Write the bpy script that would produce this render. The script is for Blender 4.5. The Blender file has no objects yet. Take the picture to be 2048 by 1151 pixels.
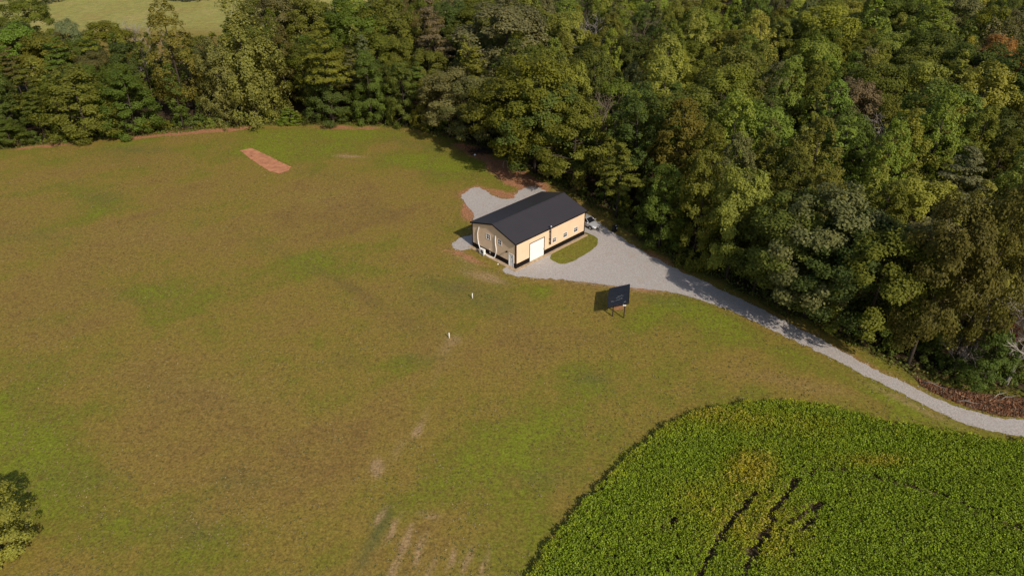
import bpy, bmesh, math, random
import numpy as np
from mathutils import Vector, Matrix
R = math.radians
scene = bpy.context.scene
C = scene.collection
random.seed(7); rng = np.random.default_rng(7)

# ------------------------------------------------------------------ camera, sky, sun
F, PITCH, H = 1400.0, 0.5671, 51.04          # focal length in photo pixels (2048 wide), tilt, flying height
cam = bpy.data.cameras.new('camera'); cam.sensor_width = 36.0; cam.lens = 36.0*F/2048
cam.clip_end = 6000; cam.clip_start = 0.5
co = bpy.data.objects.new('camera', cam); C.objects.link(co)
co.location = (0, 0, H); co.rotation_euler = (math.pi/2-PITCH, 0, 0)
scene.camera = co
SUN_EL, SUN_AZ = R(37.5), R(-56)             # azimuth counted from +x
SD = Vector((math.cos(SUN_EL)*math.cos(SUN_AZ), math.cos(SUN_EL)*math.sin(SUN_AZ), math.sin(SUN_EL)))
world = bpy.data.worlds.new('World'); scene.world = world; world.use_nodes = True
wn = world.node_tree.nodes; wl = world.node_tree.links
sky = wn.new('ShaderNodeTexSky'); sky.sky_type = 'NISHITA'; sky.sun_disc = False
sky.sun_elevation = SUN_EL; sky.sun_rotation = math.pi/2-SUN_AZ; sky.altitude = 250; sky.dust_density = 2.0
wl.new(sky.outputs[0], wn['Background'].inputs[0]); wn['Background'].inputs[1].default_value = 0.105
sl = bpy.data.lights.new('sun', 'SUN'); sl.energy = 4.1; sl.angle = R(0.6); sl.color = (1.0, 0.92, 0.81)
so = bpy.data.objects.new('sun', sl); C.objects.link(so); so.rotation_euler = SD.to_track_quat('Z', 'Y').to_euler()
so.location = (60, -60, 120)
scene.view_settings.view_transform = 'Standard'; scene.view_settings.look = 'None'
scene.view_settings.gamma = 1; scene.view_settings.exposure = 0.0
scene.render.resolution_x, scene.render.resolution_y = 1024, 575

# ------------------------------------------------------------------ photo pixel -> place on a level
cP, sP = math.cos(PITCH), math.sin(PITCH)
def G(px, py, z=0.0):
    X = (px-1024)/F; Y = (575.5-py)/F
    dx, dy, dz = X, cP+Y*sP, -sP+Y*cP
    t = (z-H)/dz
    return (dx*t, dy*t)
def PX(x, y, z=0.0):
    d = y*cP-(z-H)*sP; u = y*sP+(z-H)*cP
    return 1024+x/d*F, 575.5-u/d*F

# ------------------------------------------------------------------ numpy noise
def _h(i, j, s):
    n = (i*374761393+j*668265263+s*1442695041) & 0xffffffff
    n = ((n ^ (n >> 13))*1274126177) & 0xffffffff
    return ((n ^ (n >> 16)) & 0xffff)/65535.0
def vnoise(x, y, s=0):
    x = np.asarray(x, float); y = np.asarray(y, float)
    i = np.floor(x).astype(np.int64); j = np.floor(y).astype(np.int64)
    fx = x-i; fy = y-j; fx = fx*fx*(3-2*fx); fy = fy*fy*(3-2*fy)
    return (_h(i, j, s)*(1-fx)+_h(i+1, j, s)*fx)*(1-fy)+(_h(i, j+1, s)*(1-fx)+_h(i+1, j+1, s)*fx)*fy
def fbm(x, y, s=0, o=4):
    t = 0; a = .5
    for k in range(o):
        t = t+a*vnoise(np.asarray(x)*2**k, np.asarray(y)*2**k, s+k*17); a *= .5
    return t/(1-.5**o)
def inpoly(x, y, P):
    x = np.asarray(x); y = np.asarray(y); c = np.zeros(x.shape, bool); n = len(P)
    for i in range(n):
        x1, y1 = P[i]; x2, y2 = P[i-1]
        m = (y1 > y) != (y2 > y)
        if y1 != y2: c ^= m & (x < (x2-x1)*(y-y1)/(y2-y1)+x1)
    return c
def dline(x, y, P, closed=False):
    x = np.asarray(x, float); y = np.asarray(y, float); d = np.full(x.shape, 1e9); n = len(P)
    for i in range(n if closed else n-1):
        ax, ay = P[i]; bx, by = P[(i+1) % n]
        vx, vy = bx-ax, by-ay; L2 = vx*vx+vy*vy+1e-9
        t = np.clip(((x-ax)*vx+(y-ay)*vy)/L2, 0, 1)
        d = np.minimum(d, np.hypot(x-ax-t*vx, y-ay-t*vy))
    return d

# ------------------------------------------------------------------ materials
def newmat(name):
    m = bpy.data.materials.new(name); m.use_nodes = True
    nt = m.node_tree; return m, nt.nodes, nt.links, nt.nodes['Principled BSDF']
def simple(name, col, rough=.6, metal=0, var=.12, scale=6., bump=0., spec=.4, bscale=40.):
    m, n, l, b = newmat(name)
    tc = n.new('ShaderNodeTexCoord'); nz = n.new('ShaderNodeTexNoise'); nz.inputs['Scale'].default_value = scale
    nz.inputs['Detail'].default_value = 5; l.new(tc.outputs['Object'], nz.inputs['Vector'])
    cr = n.new('ShaderNodeValToRGB'); cr.color_ramp.elements[0].position = .3; cr.color_ramp.elements[1].position = .7
    cr.color_ramp.elements[0].color = (*[c*(1-var) for c in col], 1); cr.color_ramp.elements[1].color = (*[min(1, c*(1+var)) for c in col], 1)
    l.new(nz.outputs['Fac'], cr.inputs['Fac']); l.new(cr.outputs['Color'], b.inputs['Base Color'])
    b.inputs['Roughness'].default_value = rough; b.inputs['Metallic'].default_value = metal; b.inputs['Specular IOR Level'].default_value = spec
    if bump:
        n2 = n.new('ShaderNodeTexNoise'); n2.inputs['Scale'].default_value = bscale; l.new(tc.outputs['Object'], n2.inputs['Vector'])
        bp = n.new('ShaderNodeBump'); bp.inputs['Strength'].default_value = bump; bp.inputs['Distance'].default_value = .05
        l.new(n2.outputs['Fac'], bp.inputs['Height']); l.new(bp.outputs['Normal'], b.inputs['Normal'])
    return m
def ribbed(name, col, rough, metal, axis, spacing, spec=.4, depth=.02):
    m = simple(name, col, rough, metal, .05, .7, spec=spec)
    n, l = m.node_tree.nodes, m.node_tree.links; b = n['Principled BSDF']
    tc = n.new('ShaderNodeTexCoord'); sp = n.new('ShaderNodeSeparateXYZ'); l.new(tc.outputs['Object'], sp.inputs[0])
    mu = n.new('ShaderNodeMath'); mu.operation = 'PINGPONG'; l.new(sp.outputs[axis], mu.inputs[0]); mu.inputs[1].default_value = spacing/2
    mr = n.new('ShaderNodeMapRange'); mr.inputs[1].default_value = 0; mr.inputs[2].default_value = .04; mr.inputs[3].default_value = 1; mr.inputs[4].default_value = 0
    l.new(mu.outputs[0], mr.inputs[0])
    bp = n.new('ShaderNodeBump'); bp.inputs['Strength'].default_value = .6; bp.inputs['Distance'].default_value = depth
    l.new(mr.outputs[0], bp.inputs['Height']); l.new(bp.outputs['Normal'], b.inputs['Normal'])
    return m
def noise(n, l, vec, scale, detail=4, rough=.55, dist=0):
    z = n.new('ShaderNodeTexNoise'); z.inputs['Scale'].default_value = scale; z.inputs['Detail'].default_value = detail
    z.inputs['Roughness'].default_value = rough; z.inputs['Distortion'].default_value = dist; l.new(vec, z.inputs['Vector']); return z.outputs['Fac']
def ramp(n, l, fac, *stops):
    r = n.new('ShaderNodeValToRGB'); e = r.color_ramp.elements
    while len(e) < len(stops): e.new(.5)
    for k, (p, c) in enumerate(stops):
        e[k].position = p; e[k].color = (*c, 1) if len(c) == 3 else c
    l.new(fac, r.inputs['Fac']); return r.outputs['Color']
def mixc(n, l, fac, a, b, mode='MIX'):
    x = n.new('ShaderNodeMix'); x.data_type = 'RGBA'; x.blend_type = mode
    if isinstance(fac, (int, float)): x.inputs[0].default_value = fac
    else: l.new(fac, x.inputs[0])
    for s, v in ((6, a), (7, b)):
        if isinstance(v, tuple): x.inputs[s].default_value = (*v, 1)
        else: l.new(v, x.inputs[s])
    return x.outputs[2]
def mth(n, l, op, a, b=0., clamp=False):
    x = n.new('ShaderNodeMath'); x.operation = op; x.use_clamp = clamp
    for s, v in ((0, a), (1, b)):
        if isinstance(v, (int, float)): x.inputs[s].default_value = v
        else: l.new(v, x.inputs[s])
    return x.outputs[0]

def ground_mat():
    m, n, l, b = newmat('meadow_grass_and_soil')
    pos = n.new('ShaderNodeNewGeometry').outputs['Position']
    a1 = n.new('ShaderNodeAttribute'); a1.attribute_name = 'patch'; s1 = n.new('ShaderNodeSeparateColor'); l.new(a1.outputs['Color'], s1.inputs[0])
    a2 = n.new('ShaderNodeAttribute'); a2.attribute_name = 'floor'; s2 = n.new('ShaderNodeSeparateColor'); l.new(a2.outputs['Color'], s2.inputs[0])
    nb = noise(n, l, pos, .045, 3); nm = noise(n, l, pos, .35, 6, .65, .4); nf = noise(n, l, pos, 1.3, 6, .72); nv = noise(n, l, pos, 4.2, 5, .8)
    # dryness: big + medium noise, pushed by the green channel
    g = mth(n, l, 'ADD', mth(n, l, 'MULTIPLY', nb, .35), mth(n, l, 'ADD', mth(n, l, 'MULTIPLY', nm, .70), -.03))
    g = mth(n, l, 'ADD', g, mth(n, l, 'MULTIPLY', mth(n, l, 'SUBTRACT', s1.outputs[0], .5), .62))
    g = mth(n, l, 'ADD', g, mth(n, l, 'MULTIPLY', mth(n, l, 'SUBTRACT', nf, .5), .55))
    base = ramp(n, l, g, (.08, (.200, .124, .036)), (.28, (.228, .152, .036)), (.46, (.216, .160, .030)), (.62, (.168, .152, .021)), (.82, (.168, .186, .016)))
    # straw flecks and dark tussocks
    sf = ramp(n, l, noise(n, l, pos, 3.8, 3, .75), (.57, (0, 0, 0)), (.72, (1, 1, 1)))
    base = mixc(n, l, mth(n, l, 'MULTIPLY', sf, .45), base, (.34, .250, .080))
    dk = ramp(n, l, noise(n, l, pos, 1.3, 6, .75), (.32, (1, 1, 1)), (.47, (0, 0, 0)))
    base = mixc(n, l, mth(n, l, 'MULTIPLY', dk, .60), base, (.110, .086, .024))
    dk2 = ramp(n, l, noise(n, l, pos, 2.6, 5, .8), (.36, (1, 1, 1)), (.48, (0, 0, 0)))
    base = mixc(n, l, mth(n, l, 'MULTIPLY', dk2, .65), base, (.110, .082, .024))
    # damp dark brown patches
    w = mth(n, l, 'MULTIPLY', s1.outputs[2], mth(n, l, 'SUBTRACT', mth(n, l, 'ADD', nf, nm), .35), True)
    base = mixc(n, l, w, base, (.140, .096, .034))
    # cool blue-green weeds
    cw = mth(n, l, 'MULTIPLY', s2.outputs[1], mth(n, l, 'ADD', .35, nm), True)
    base = mixc(n, l, cw, base, (.105, .105, .032))
    # bare red clay
    cl = mth(n, l, 'ADD', s1.outputs[1], mth(n, l, 'MULTIPLY', mth(n, l, 'SUBTRACT', nf, .5), .9))
    cl = mth(n, l, 'ADD', cl, mth(n, l, 'MULTIPLY', mth(n, l, 'SUBTRACT', nm, .5), .6))
    clf = ramp(n, l, cl, (.38, (0, 0, 0)), (.75, (1, 1, 1)))
    clay = ramp(n, l, nv, (.3, (.27, .112, .050)), (.7, (.40, .200, .105)))
    base = mixc(n, l, mth(n, l, 'MULTIPLY', clf, mth(n, l, 'MULTIPLY', s1.outputs[1], 1.6, True)), base, clay)
    wn_ = mth(n, l, 'MULTIPLY', a1.outputs['Alpha'], ramp(n, l, mth(n, l, 'ADD', mth(n, l, 'MULTIPLY', a1.outputs['Alpha'], .5), mth(n, l, 'MULTIPLY', nf, .8)), (.40, (0, 0, 0)), (.72, (1, 1, 1))), True)
    base = mixc(n, l, wn_, base, ramp(n, l, nv, (.3, (.24, .152, .068)), (.7, (.36, .245, .120))))
    # leaf litter under the wood
    lit = ramp(n, l, nf, (.3, (.030, .022, .013)), (.55, (.055, .037, .020)), (.75, (.085, .050, .024)))
    base = mixc(n, l, s2.outputs[0], base, lit)
    # pale far meadow
    far = ramp(n, l, noise(n, l, pos, .08, 5, .6), (.35, (.31, .25, .075)), (.5, (.29, .27, .075)), (.7, (.36, .29, .10)))
    far = mixc(n, l, .6, far, ramp(n, l, noise(n, l, pos, .45, 6, .75), (.34, (.55, .58, .5)), (.60, (1.2, 1.2, 1.2))), 'MULTIPLY')
    base = mixc(n, l, s2.outputs[2], base, far)
    fine = ramp(n, l, nv, (.36, (.35, .35, .35)), (.62, (1.5, 1.5, 1.5)))
    base = mixc(n, l, .58, base, fine, 'MULTIPLY')
    fine2 = ramp(n, l, noise(n, l, pos, 1.7, 7, .8, .6), (.36, (.62, .62, .62)), (.60, (1.22, 1.22, 1.22)))
    base = mixc(n, l, .6, base, fine2, 'MULTIPLY')
    l.new(base, b.inputs['Base Color']); b.inputs['Roughness'].default_value = .95; b.inputs['Specular IOR Level'].default_value = .1
    hs = mth(n, l, 'ADD', mth(n, l, 'MULTIPLY', nf, .6), mth(n, l, 'MULTIPLY', nv, .4))
    bp = n.new('ShaderNodeBump'); bp.inputs['Strength'].default_value = .25; bp.inputs['Distance'].default_value = .06
    l.new(hs, bp.inputs['Height']); l.new(bp.outputs['Normal'], b.inputs['Normal'])
    return m
def gravel_mat(name='grey_gravel'):
    m, n, l, b = newmat(name)
    pos = n.new('ShaderNodeNewGeometry').outputs['Position']
    nf = noise(n, l, pos, 7., 5, .8); nm = noise(n, l, pos, .6, 5, .6); nn = noise(n, l, pos, 3., 5, .7)
    base = ramp(n, l, nf, (.28, (.24, .212, .192)), (.5, (.43, .385, .350)), (.72, (.62, .56, .51)))
    base = mixc(n, l, .55, base, ramp(n, l, nn, (.3, (.62, .62, .62)), (.7, (1.15, 1.15, 1.15))), 'MULTIPLY')
    dirt = ramp(n, l, nm, (.50, (0, 0, 0)), (.72, (1, 1, 1)))
    base = mixc(n, l, mth(n, l, 'MULTIPLY', dirt, .35), base, (.34, .265, .195))
    l.new(base, b.inputs['Base Color']); b.inputs['Roughness'].default_value = .95; b.inputs['Specular IOR Level'].default_value = .15
    bp = n.new('ShaderNodeBump'); bp.inputs['Strength'].default_value = .8; bp.inputs['Distance'].default_value = .05
    l.new(nf, bp.inputs['Height']); l.new(bp.outputs['Normal'], b.inputs['Normal'])
    return m
def leaf_mat(name, obcolor=True, transl=.38):
    m, n, l, b = newmat(name)
    at = n.new('ShaderNodeAttribute'); at.attribute_name = 'leaf'
    sp = n.new('ShaderNodeSeparateColor'); l.new(at.outputs['Color'], sp.inputs[0])
    if obcolor:
        oi = n.new('ShaderNodeObjectInfo'); col = oi.outputs['Color']
        v = mth(n, l, 'ADD', .55, mth(n, l, 'MULTIPLY', sp.outputs[0], .9))        # per leaf
        col = mixc(n, l, 1., col, ramp(n, l, mth(n, l, 'MULTIPLY', v, .6), (0, (0, 0, 0)), (1, (1.67, 1.67, 1.67))), 'MULTIPLY')
        # some sprays turn yellowish or brownish
        yl = ramp(n, l, sp.outputs[1], (.62, (0, 0, 0)), (.95, (1, 1, 1)))
        col = mixc(n, l, mth(n, l, 'MULTIPLY', yl, .20), col, mixc(n, l, 1., col, (1.55, 1.22, .75), 'MULTIPLY'))
        br = ramp(n, l, sp.outputs[2], (.80, (0, 0, 0)), (.97, (1, 1, 1)))
        col = mixc(n, l, mth(n, l, 'MULTIPLY', br, .22), col, (.120, .088, .036))
    else: col = at.outputs['Color']
    l.new(col, b.inputs['Base Color']); b.inputs['Roughness'].default_value = .55; b.inputs['Specular IOR Level'].default_value = .10
    t = n.new('ShaderNodeBsdfTranslucent'); l.new(col, t.inputs['Color'])
    mx = n.new('ShaderNodeMixShader'); mx.inputs[0].default_value = transl
    l.new(b.outputs[0], mx.inputs[1]); l.new(t.outputs[0], mx.inputs[2]); l.new(mx.outputs[0], n['Material Output'].inputs['Surface'])
    return m

M = {}
M['ground'] = ground_mat(); M['gravel'] = gravel_mat(); M['leaf'] = leaf_mat('foliage'); M['plant'] = leaf_mat('field_plants', False, .25)
M['wall'] = ribbed('tan_metal_siding', (.74, .545, .365), .5, 0, 0, .23, depth=.012)
M['wallg'] = ribbed('tan_metal_siding_gable', (.74, .545, .365), .5, 0, 1, .23, depth=.012)
M['black'] = ribbed('black_metal_siding', (.010, .007, .006), .7, 0, 0, .23, spec=.12, depth=.01)
M['trim'] = simple('black_painted_trim', (.010, .007, .007), .65, 0, .1, 2, spec=.15)
M['roof'] = ribbed('charcoal_metal_roof', (.042, .037, .040), .42, 0, 0, .23, spec=.45, depth=.012)
M['ridge'] = simple('charcoal_ridge_cap', (.034, .030, .032), .5, 0, .1, 3)
M['white'] = simple('white_paint', (.80, .78, .75), .45, 0, .04, 2)
M['pvc'] = simple('white_pvc', (.78, .74, .68), .4, 0, .05, 3)
M['glass'] = simple('dark_window_glass', (.010, .010, .012), .12, 0, .05, 2, spec=.3)
M['slab'] = simple('sandy_concrete', (.42, .30, .185), .9, 0, .25, 2.2, .3, bscale=30)
M['steel'] = simple('galvanised_steel', (.55, .55, .56), .22, .95, .1, 4)
M['pipe'] = simple('black_stove_pipe', (.02, .016, .015), .4, .3, .15, 5)
M['grey'] = simple('grey_plastic', (.26, .26, .25), .6, 0, .1, 5)
M['clay'] = simple('bare_red_clay', (.45, .200, .105), .95, 0, .22, .9, .9, spec=.1, bscale=3.)
M['soil'] = simple('dark_field_soil', (.085, .060, .032), .95, 0, .35, 1.5, .8, spec=.1, bscale=6.)
M['bark'] = simple('bark', (.055, .042, .031), .9, 0, .3, 3, .5, spec=.1)
M['greybark'] = simple('weathered_grey_wood', (.27, .235, .20), .9, 0, .25, 3, .3, spec=.1)
M['twig'] = simple('brown_twigs', (.15, .112, .078), .9, 0, .3, 3, .3, spec=.1)
M['silver'] = simple('silver_car_paint', (.50, .49, .48), .25, .35, .04, 2, spec=.6)
M['tyre'] = simple('tyre_rubber', (.014, .014, .014), .85, 0, .2, 6)
M['lamp'] = simple('headlamp_lens', (.75, .76, .78), .12, .2, .04, 4, spec=.7)
M['tin'] = ribbed('black_tin_roofing', (.020, .021, .026), .38, .0, 1, .3, spec=.5, depth=.02)
M['streak'] = simple('pale_grey_streak', (.55, .55, .55), .6, 0, .3, 9)
M['post'] = simple('dark_stained_post', (.030, .016, .012), .8, 0, .2, 6)
M['pale'] = simple('pale_wood', (.40, .33, .25), .8, 0, .2, 5)
M['bin'] = simple('black_bin_plastic', (.008, .008, .009), .4, 0, .1, 5)
M['markw'] = simple('white_mark', (.75, .77, .80), .5, 0, .05, 5)

# ------------------------------------------------------------------ mesh helpers
class MB:
    def __init__(s): s.v = []; s.f = []
    def box(s, x0, x1, y0, y1, z0, z1, T=None):
        b = len(s.v); P = [(x, y, z) for z in (z0, z1) for y in (y0, y1) for x in (x0, x1)]
        s.v += [tuple(T @ Vector(p)) if T else p for p in P]
        s.f += [tuple(b+i for i in q) for q in ((0, 2, 3, 1), (4, 5, 7, 6), (0, 1, 5, 4), (2, 6, 7, 3), (0, 4, 6, 2), (1, 3, 7, 5))]; return s
    def tube(s, pts, rad, n=8, cap=True):
        pts = [Vector(p) for p in pts]; k = len(pts)
        if not isinstance(rad, (list, tuple)): rad = [rad]*k
        b = len(s.v); ref = None
        for i, p in enumerate(pts):
            d = (pts[min(i+1, k-1)]-pts[max(i-1, 0)]).normalized()
            if ref is None: ref = d.orthogonal().normalized()
            ref = (ref-d*ref.dot(d)); ref = ref.normalized() if ref.length > 1e-5 else d.orthogonal().normalized()
            w = d.cross(ref)
            for j in range(n):
                a = 2*math.pi*j/n; s.v.append(tuple(p+(ref*math.cos(a)+w*math.sin(a))*rad[i]))
        for i in range(k-1):
            for j in range(n):
                a = b+i*n+j; c = b+i*n+(j+1) % n; s.f.append((a, c, c+n, a+n))
        if cap: s.f.append(tuple(b+j for j in reversed(range(n)))); s.f.append(tuple(b+(k-1)*n+j for j in range(n)))
        return s
    def poly(s, pts):
        b = len(s.v); s.v += [tuple(p) for p in pts]; s.f.append(tuple(range(b, b+len(pts)))); return s
    def prism(s, pts, d):
        d = Vector(d); b = len(s.v); n = len(pts); P = [Vector(p) for p in pts]
        s.v += [tuple(p) for p in P]+[tuple(p+d) for p in P]
        s.f.append(tuple(reversed(range(b, b+n)))); s.f.append(tuple(range(b+n, b+2*n)))
        for i in range(n): j = (i+1) % n; s.f.append((b+i, b+j, b+n+j, b+n+i))
        return s
    def mesh(s, name):
        m = bpy.data.meshes.new(name); m.from_pydata(s.v, [], s.f); m.update(); return m
    def build(s, name, mat, parent=None, smooth=False, fix=True, bev=0):
        m = s.mesh(name); 
        if fix:
            bm = bmesh.new(); bm.from_mesh(m); bmesh.ops.recalc_face_normals(bm, faces=bm.faces); bm.to_mesh(m); bm.free()
        if smooth: m.polygons.foreach_set('use_smooth', [True]*len(m.polygons))
        m.materials.append(mat); o = bpy.data.objects.new(name, m); C.objects.link(o)
        if parent: o.parent = parent
        if bev:
            b = o.modifiers.new('bevel', 'BEVEL'); b.width = bev; b.segments = 2; b.limit_method = 'ANGLE'
        return o
def tag(o, label=None, cat=None, group=None, kind=None):
    if label: o['label'] = label
    if cat: o['category'] = cat
    if group: o['group'] = group
    if kind: o['kind'] = kind
    return o
def empty(name, loc=(0, 0, 0), rz=0, scale=1):
    o = bpy.data.objects.new(name, None); C.objects.link(o); o.location = loc; o.rotation_euler = (0, 0, rz)
    o.scale = (scale,)*3 if isinstance(scale, (int, float)) else scale; o.empty_display_size = .3; return o
def chaikin(P, k=2, closed=True):
    for _ in range(k):
        Q = []; n = len(P)
        for i in range(n if closed else n-1):
            a, b = P[i], P[(i+1) % n]
            Q += [(a[0]*.75+b[0]*.25, a[1]*.75+b[1]*.25), (a[0]*.25+b[0]*.75, a[1]*.25+b[1]*.75)]
        P = Q
    return P
def sheet(name, P, z, mat, step=.35, amp=.22, smooth=2, seed=0, frq=1.0):
    P = chaikin(P, smooth); Q = []
    for i in range(len(P)):
        a, b = P[i], P[(i+1) % len(P)]; L = math.hypot(b[0]-a[0], b[1]-a[1]); k = max(1, int(L/step))
        for j in range(k): Q.append((a[0]+(b[0]-a[0])*j/k, a[1]+(b[1]-a[1])*j/k))
    Q = np.array(Q); Q[:, 0] += (fbm(Q[:, 0]*frq, Q[:, 1]*frq, seed, 4)-.5)*4*amp; Q[:, 1] += (fbm(Q[:, 0]*frq+50, Q[:, 1]*frq, seed+5, 4)-.5)*4*amp
    bm = bmesh.new(); vs = [bm.verts.new((x, y, z)) for x, y in Q]; f = bm.faces.new(vs)
    bmesh.ops.recalc_face_normals(bm, faces=[f])
    if f.normal.z < 0: f.normal_flip()
    bmesh.ops.triangulate(bm, faces=[f], ngon_method='EAR_CLIP')
    m = bpy.data.meshes.new(name); bm.to_mesh(m); bm.free(); m.materials.append(mat)
    o = bpy.data.objects.new(name, m); C.objects.link(o); return o
def pix(*pts): return [G(*p) for p in pts]

# ------------------------------------------------------------------ outlines taken from the photograph
EDGE = pix((-260, 312), (-100, 305), (0, 297), (60, 291), (150, 284), (250, 272), (400, 259), (520, 250), (620, 247), (760, 249), (830, 258),
           (880, 272), (930, 288), (985, 300), (1030, 322), (1075, 355), (1140, 382), (1200, 418), (1260, 463), (1300, 492), (1350, 520), (1410, 546), (1480, 578), (1560, 618),
           (1640, 655), (1710, 690), (1790, 725), (1850, 755), (1920, 775), (2048, 792), (2250, 805), (2500, 812))
WOOD = EDGE+[(260, 60), (420, 330), (-20, 330), (-40, 200), (-150, 200), (-420, 260), (-420, 120)]
DRIVE = pix((1002, 538), (1012, 547), (1030, 552), (1055, 555), (1104, 557), (1150, 562), (1215, 569), (1262, 574), (1312, 581), (1350, 585), (1385, 594), (1440, 612), (1500, 638),
            (1560, 667), (1640, 704), (1720, 744), (1800, 785), (1870, 821), (1940, 850), (2000, 866), (2060, 875), (2200, 893), (2500, 925), (2500, 868), (2200, 848), (2060, 840), (1990, 833), (1930, 818), (1870, 795),
            (1810, 764), (1750, 738), (1690, 706), (1630, 672), (1570, 642), (1510, 611), (1450, 583), (1400, 559), (1350, 536), (1310, 516), (1270, 492), (1240, 473), (1215, 458), (1190, 440), (1165, 422), (1140, 405), (1100, 388), (1076, 372), (1052, 374), (1030, 386),
            (1032, 396), (1005, 398), (985, 391), (968, 379), (955, 372), (940, 379), (920, 391), (929, 405), (940, 418), (950, 430), (945, 445), (950, 470), (932, 471), (916, 479), (901, 489), (909, 497), (922, 502), (938, 497), (960, 490), (1030, 520), (1020, 533))
ISLAND = pix((1094, 516), (1108, 523), (1124, 529), (1142, 525), (1166, 513), (1188, 498), (1197, 485), (1193, 474), (1180, 468), (1167, 462), (1130, 480))
CROP = pix((1040, 1180), (1085, 1118), (1130, 1054), (1200, 970), (1280, 896), (1340, 852), (1400, 828), (1480, 810), (1560, 806), (1640, 815), (1740, 837), (1830, 857), (1900, 872), (1980, 882), (2048, 889), (2150, 898), (2350, 925))+[(70, 30), (20, 30), (0, 30)]

# ------------------------------------------------------------------ ground
def build_ground():
    xs = np.concatenate([[-2500, -1200, -700, -450, -320, -240, -190, -160], np.arange(-140, 116, .5), [125, 150, 190, 240, 320, 450, 700, 1200, 2500]])
    ys = np.concatenate([[-1500, -600, -250, -100, -30, 0, 15], np.arange(24, 176, .5), [180, 185, 190, 195, 200, 206, 212, 220, 230, 240, 250, 265, 280, 300, 330, 380, 450, 600, 900, 1500, 3000]])
    X, Y = np.meshgrid(xs, ys); nx, ny = len(xs), len(ys)
    V = np.stack([X, Y, np.zeros_like(X)], -1).reshape(-1, 3)
    idx = np.arange(nx*ny).reshape(ny, nx)
    Fc = np.stack([idx[:-1, :-1], idx[:-1, 1:], idx[1:, 1:], idx[1:, :-1]], -1).reshape(-1, 4)
    m = bpy.data.meshes.new('ground'); m.vertices.add(len(V)); m.vertices.foreach_set('co', V.ravel())
    m.loops.add(Fc.size); m.loops.foreach_set('vertex_index', Fc.ravel().astype(np.int32)); m.polygons.add(len(Fc))
    m.polygons.foreach_set('loop_start', np.arange(0, Fc.size, 4, dtype=np.int32)); m.update(calc_edges=True); m.validate()
    x, y = V[:, 0], V[:, 1]
    d = y*cP+H*sP; ok = d > 5; d = np.where(ok, d, 5)
    px = 1024+x/d*F; py = 575.5-(y*sP-H*cP)/d*F
    wx = (fbm(x*.25, y*.25, 3)-.5)*26; wy = (fbm(x*.25, y*.25, 9)-.5)*26; fx = (fbm(x*.9, y*.9, 31)-.5)*14; fy = (fbm(x*.9, y*.9, 37)-.5)*14
    def blob(cx, cy, rx, ry, ang=0, s=1., soft=.9, warp=1.):
        kx = min(1., rx/30+.15)*warp; ky = min(1., ry/22+.1)*warp
        u = px+wx*kx+fx*kx*.6-cx; v = py+wy*ky+fy*ky*.6-cy; a = R(ang); p = (u*math.cos(a)+v*math.sin(a))/rx; q = (-u*math.sin(a)+v*math.cos(a))/ry
        return s*np.exp(-np.power(np.hypot(p, q), 2.)*soft)
    big = fbm(x*.035, y*.035, 5, 4); strk = fbm((x*.8+y*.6)*.05, (-x*.6+y*.8)*.28, 12, 4)
    mid_ = fbm(x*.16, y*.16, 52, 4); green = .43+(big-.5)*.75+(strk-.5)*.6+(mid_-.5)*.7
    for a in ((420, 300, 520, 34, 0, .22), (300, 580, 85, 35, 5, .5), (205, 405, 60, 30, 0, .3), (690, 537, 70, 20, 8, .45), (680, 268, 130, 13, 0, .4), (835, 322, 80, 12, 4, .5), (960, 335, 70, 20, 20, .35), (1085, 578, 40, 12, 5, .5), (1030, 350, 60, 16, 30, .3),
              (1390, 622, 90, 26, 20, .45), (1480, 660, 120, 22, 27, .35), (1280, 640, 50, 25, 0, .35), (800, 735, 80, 24, 0, .45), (880, 780, 60, 22, 0, .25), (1160, 768, 50, 24, 0, .25), (90, 320, 90, 14, 0, .35),
              (60, 900, 120, 110, 0, .4), (150, 1010, 130, 130, 0, .25), (1000, 930, 190, 80, 0, .25), (1120, 850, 120, 60, -20, .25), (930, 1020, 120, 60, 0, .25), (330, 1080, 120, 60, 0, .25), (1140, 500, 60, 20, -20, .6),
              (620, 790, 80, 26, 0, .25), (1050, 480, 30, 15, 0, .2), (890, 345, 60, 18, 10, .3), (540, 300, 60, 10, 0, .2), (1660, 715, 110, 14, 27, .25), (1780, 800, 160, 12, 22, .3)): green = green+blob(*a)
    for a in ((450, 780, 260, 110, 8, .30), (560, 620, 180, 60, 8, .25), (300, 870, 180, 90, 0, .25), (520, 930, 200, 90, 0, .2), (660, 440, 140, 40, 0, .3), (820, 430, 90, 40, 0, .28), (330, 360, 140, 30, 0, .25), (1100, 690, 130, 36, 0, .3), (880, 690, 60, 40, 0, .2),
              (1580, 765, 150, 24, 12, .4), (700, 900, 120, 60, 0, .22), (860, 1090, 140, 60, 0, .25), (200, 700, 140, 50, 0, .2), (300, 480, 150, 30, 0, .15), (1010, 800, 110, 50, 0, .15), (560, 1000, 120, 70, 0, .2)): green = green-blob(*a)
    wet = np.zeros_like(x)
    for a in ((715, 583, 58, 11, 28, .85), (600, 522, 80, 9, 26, .32), (500, 480, 60, 10, 20, .2), (830, 650, 70, 26, 20, .4), (350, 770, 110, 30, 10, .25), (120, 640, 80, 20, 0, .2), (1060, 690, 60, 16, 20, .3), (240, 590, 120, 16, 10, .25), (870, 347, 26, 6, 0, .55),
              (1180, 672, 70, 14, 10, .3), (640, 350, 60, 12, 10, .25), (240, 320, 80, 12, 0, .3), (700, 720, 26, 14, 0, .5), (1120, 900, 40, 12, 0, .3), (430, 990, 80, 20, 0, .2), (760, 425, 40, 14, 10, .35)): wet = wet+blob(*a)
    cool = np.zeros_like(x)
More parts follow.
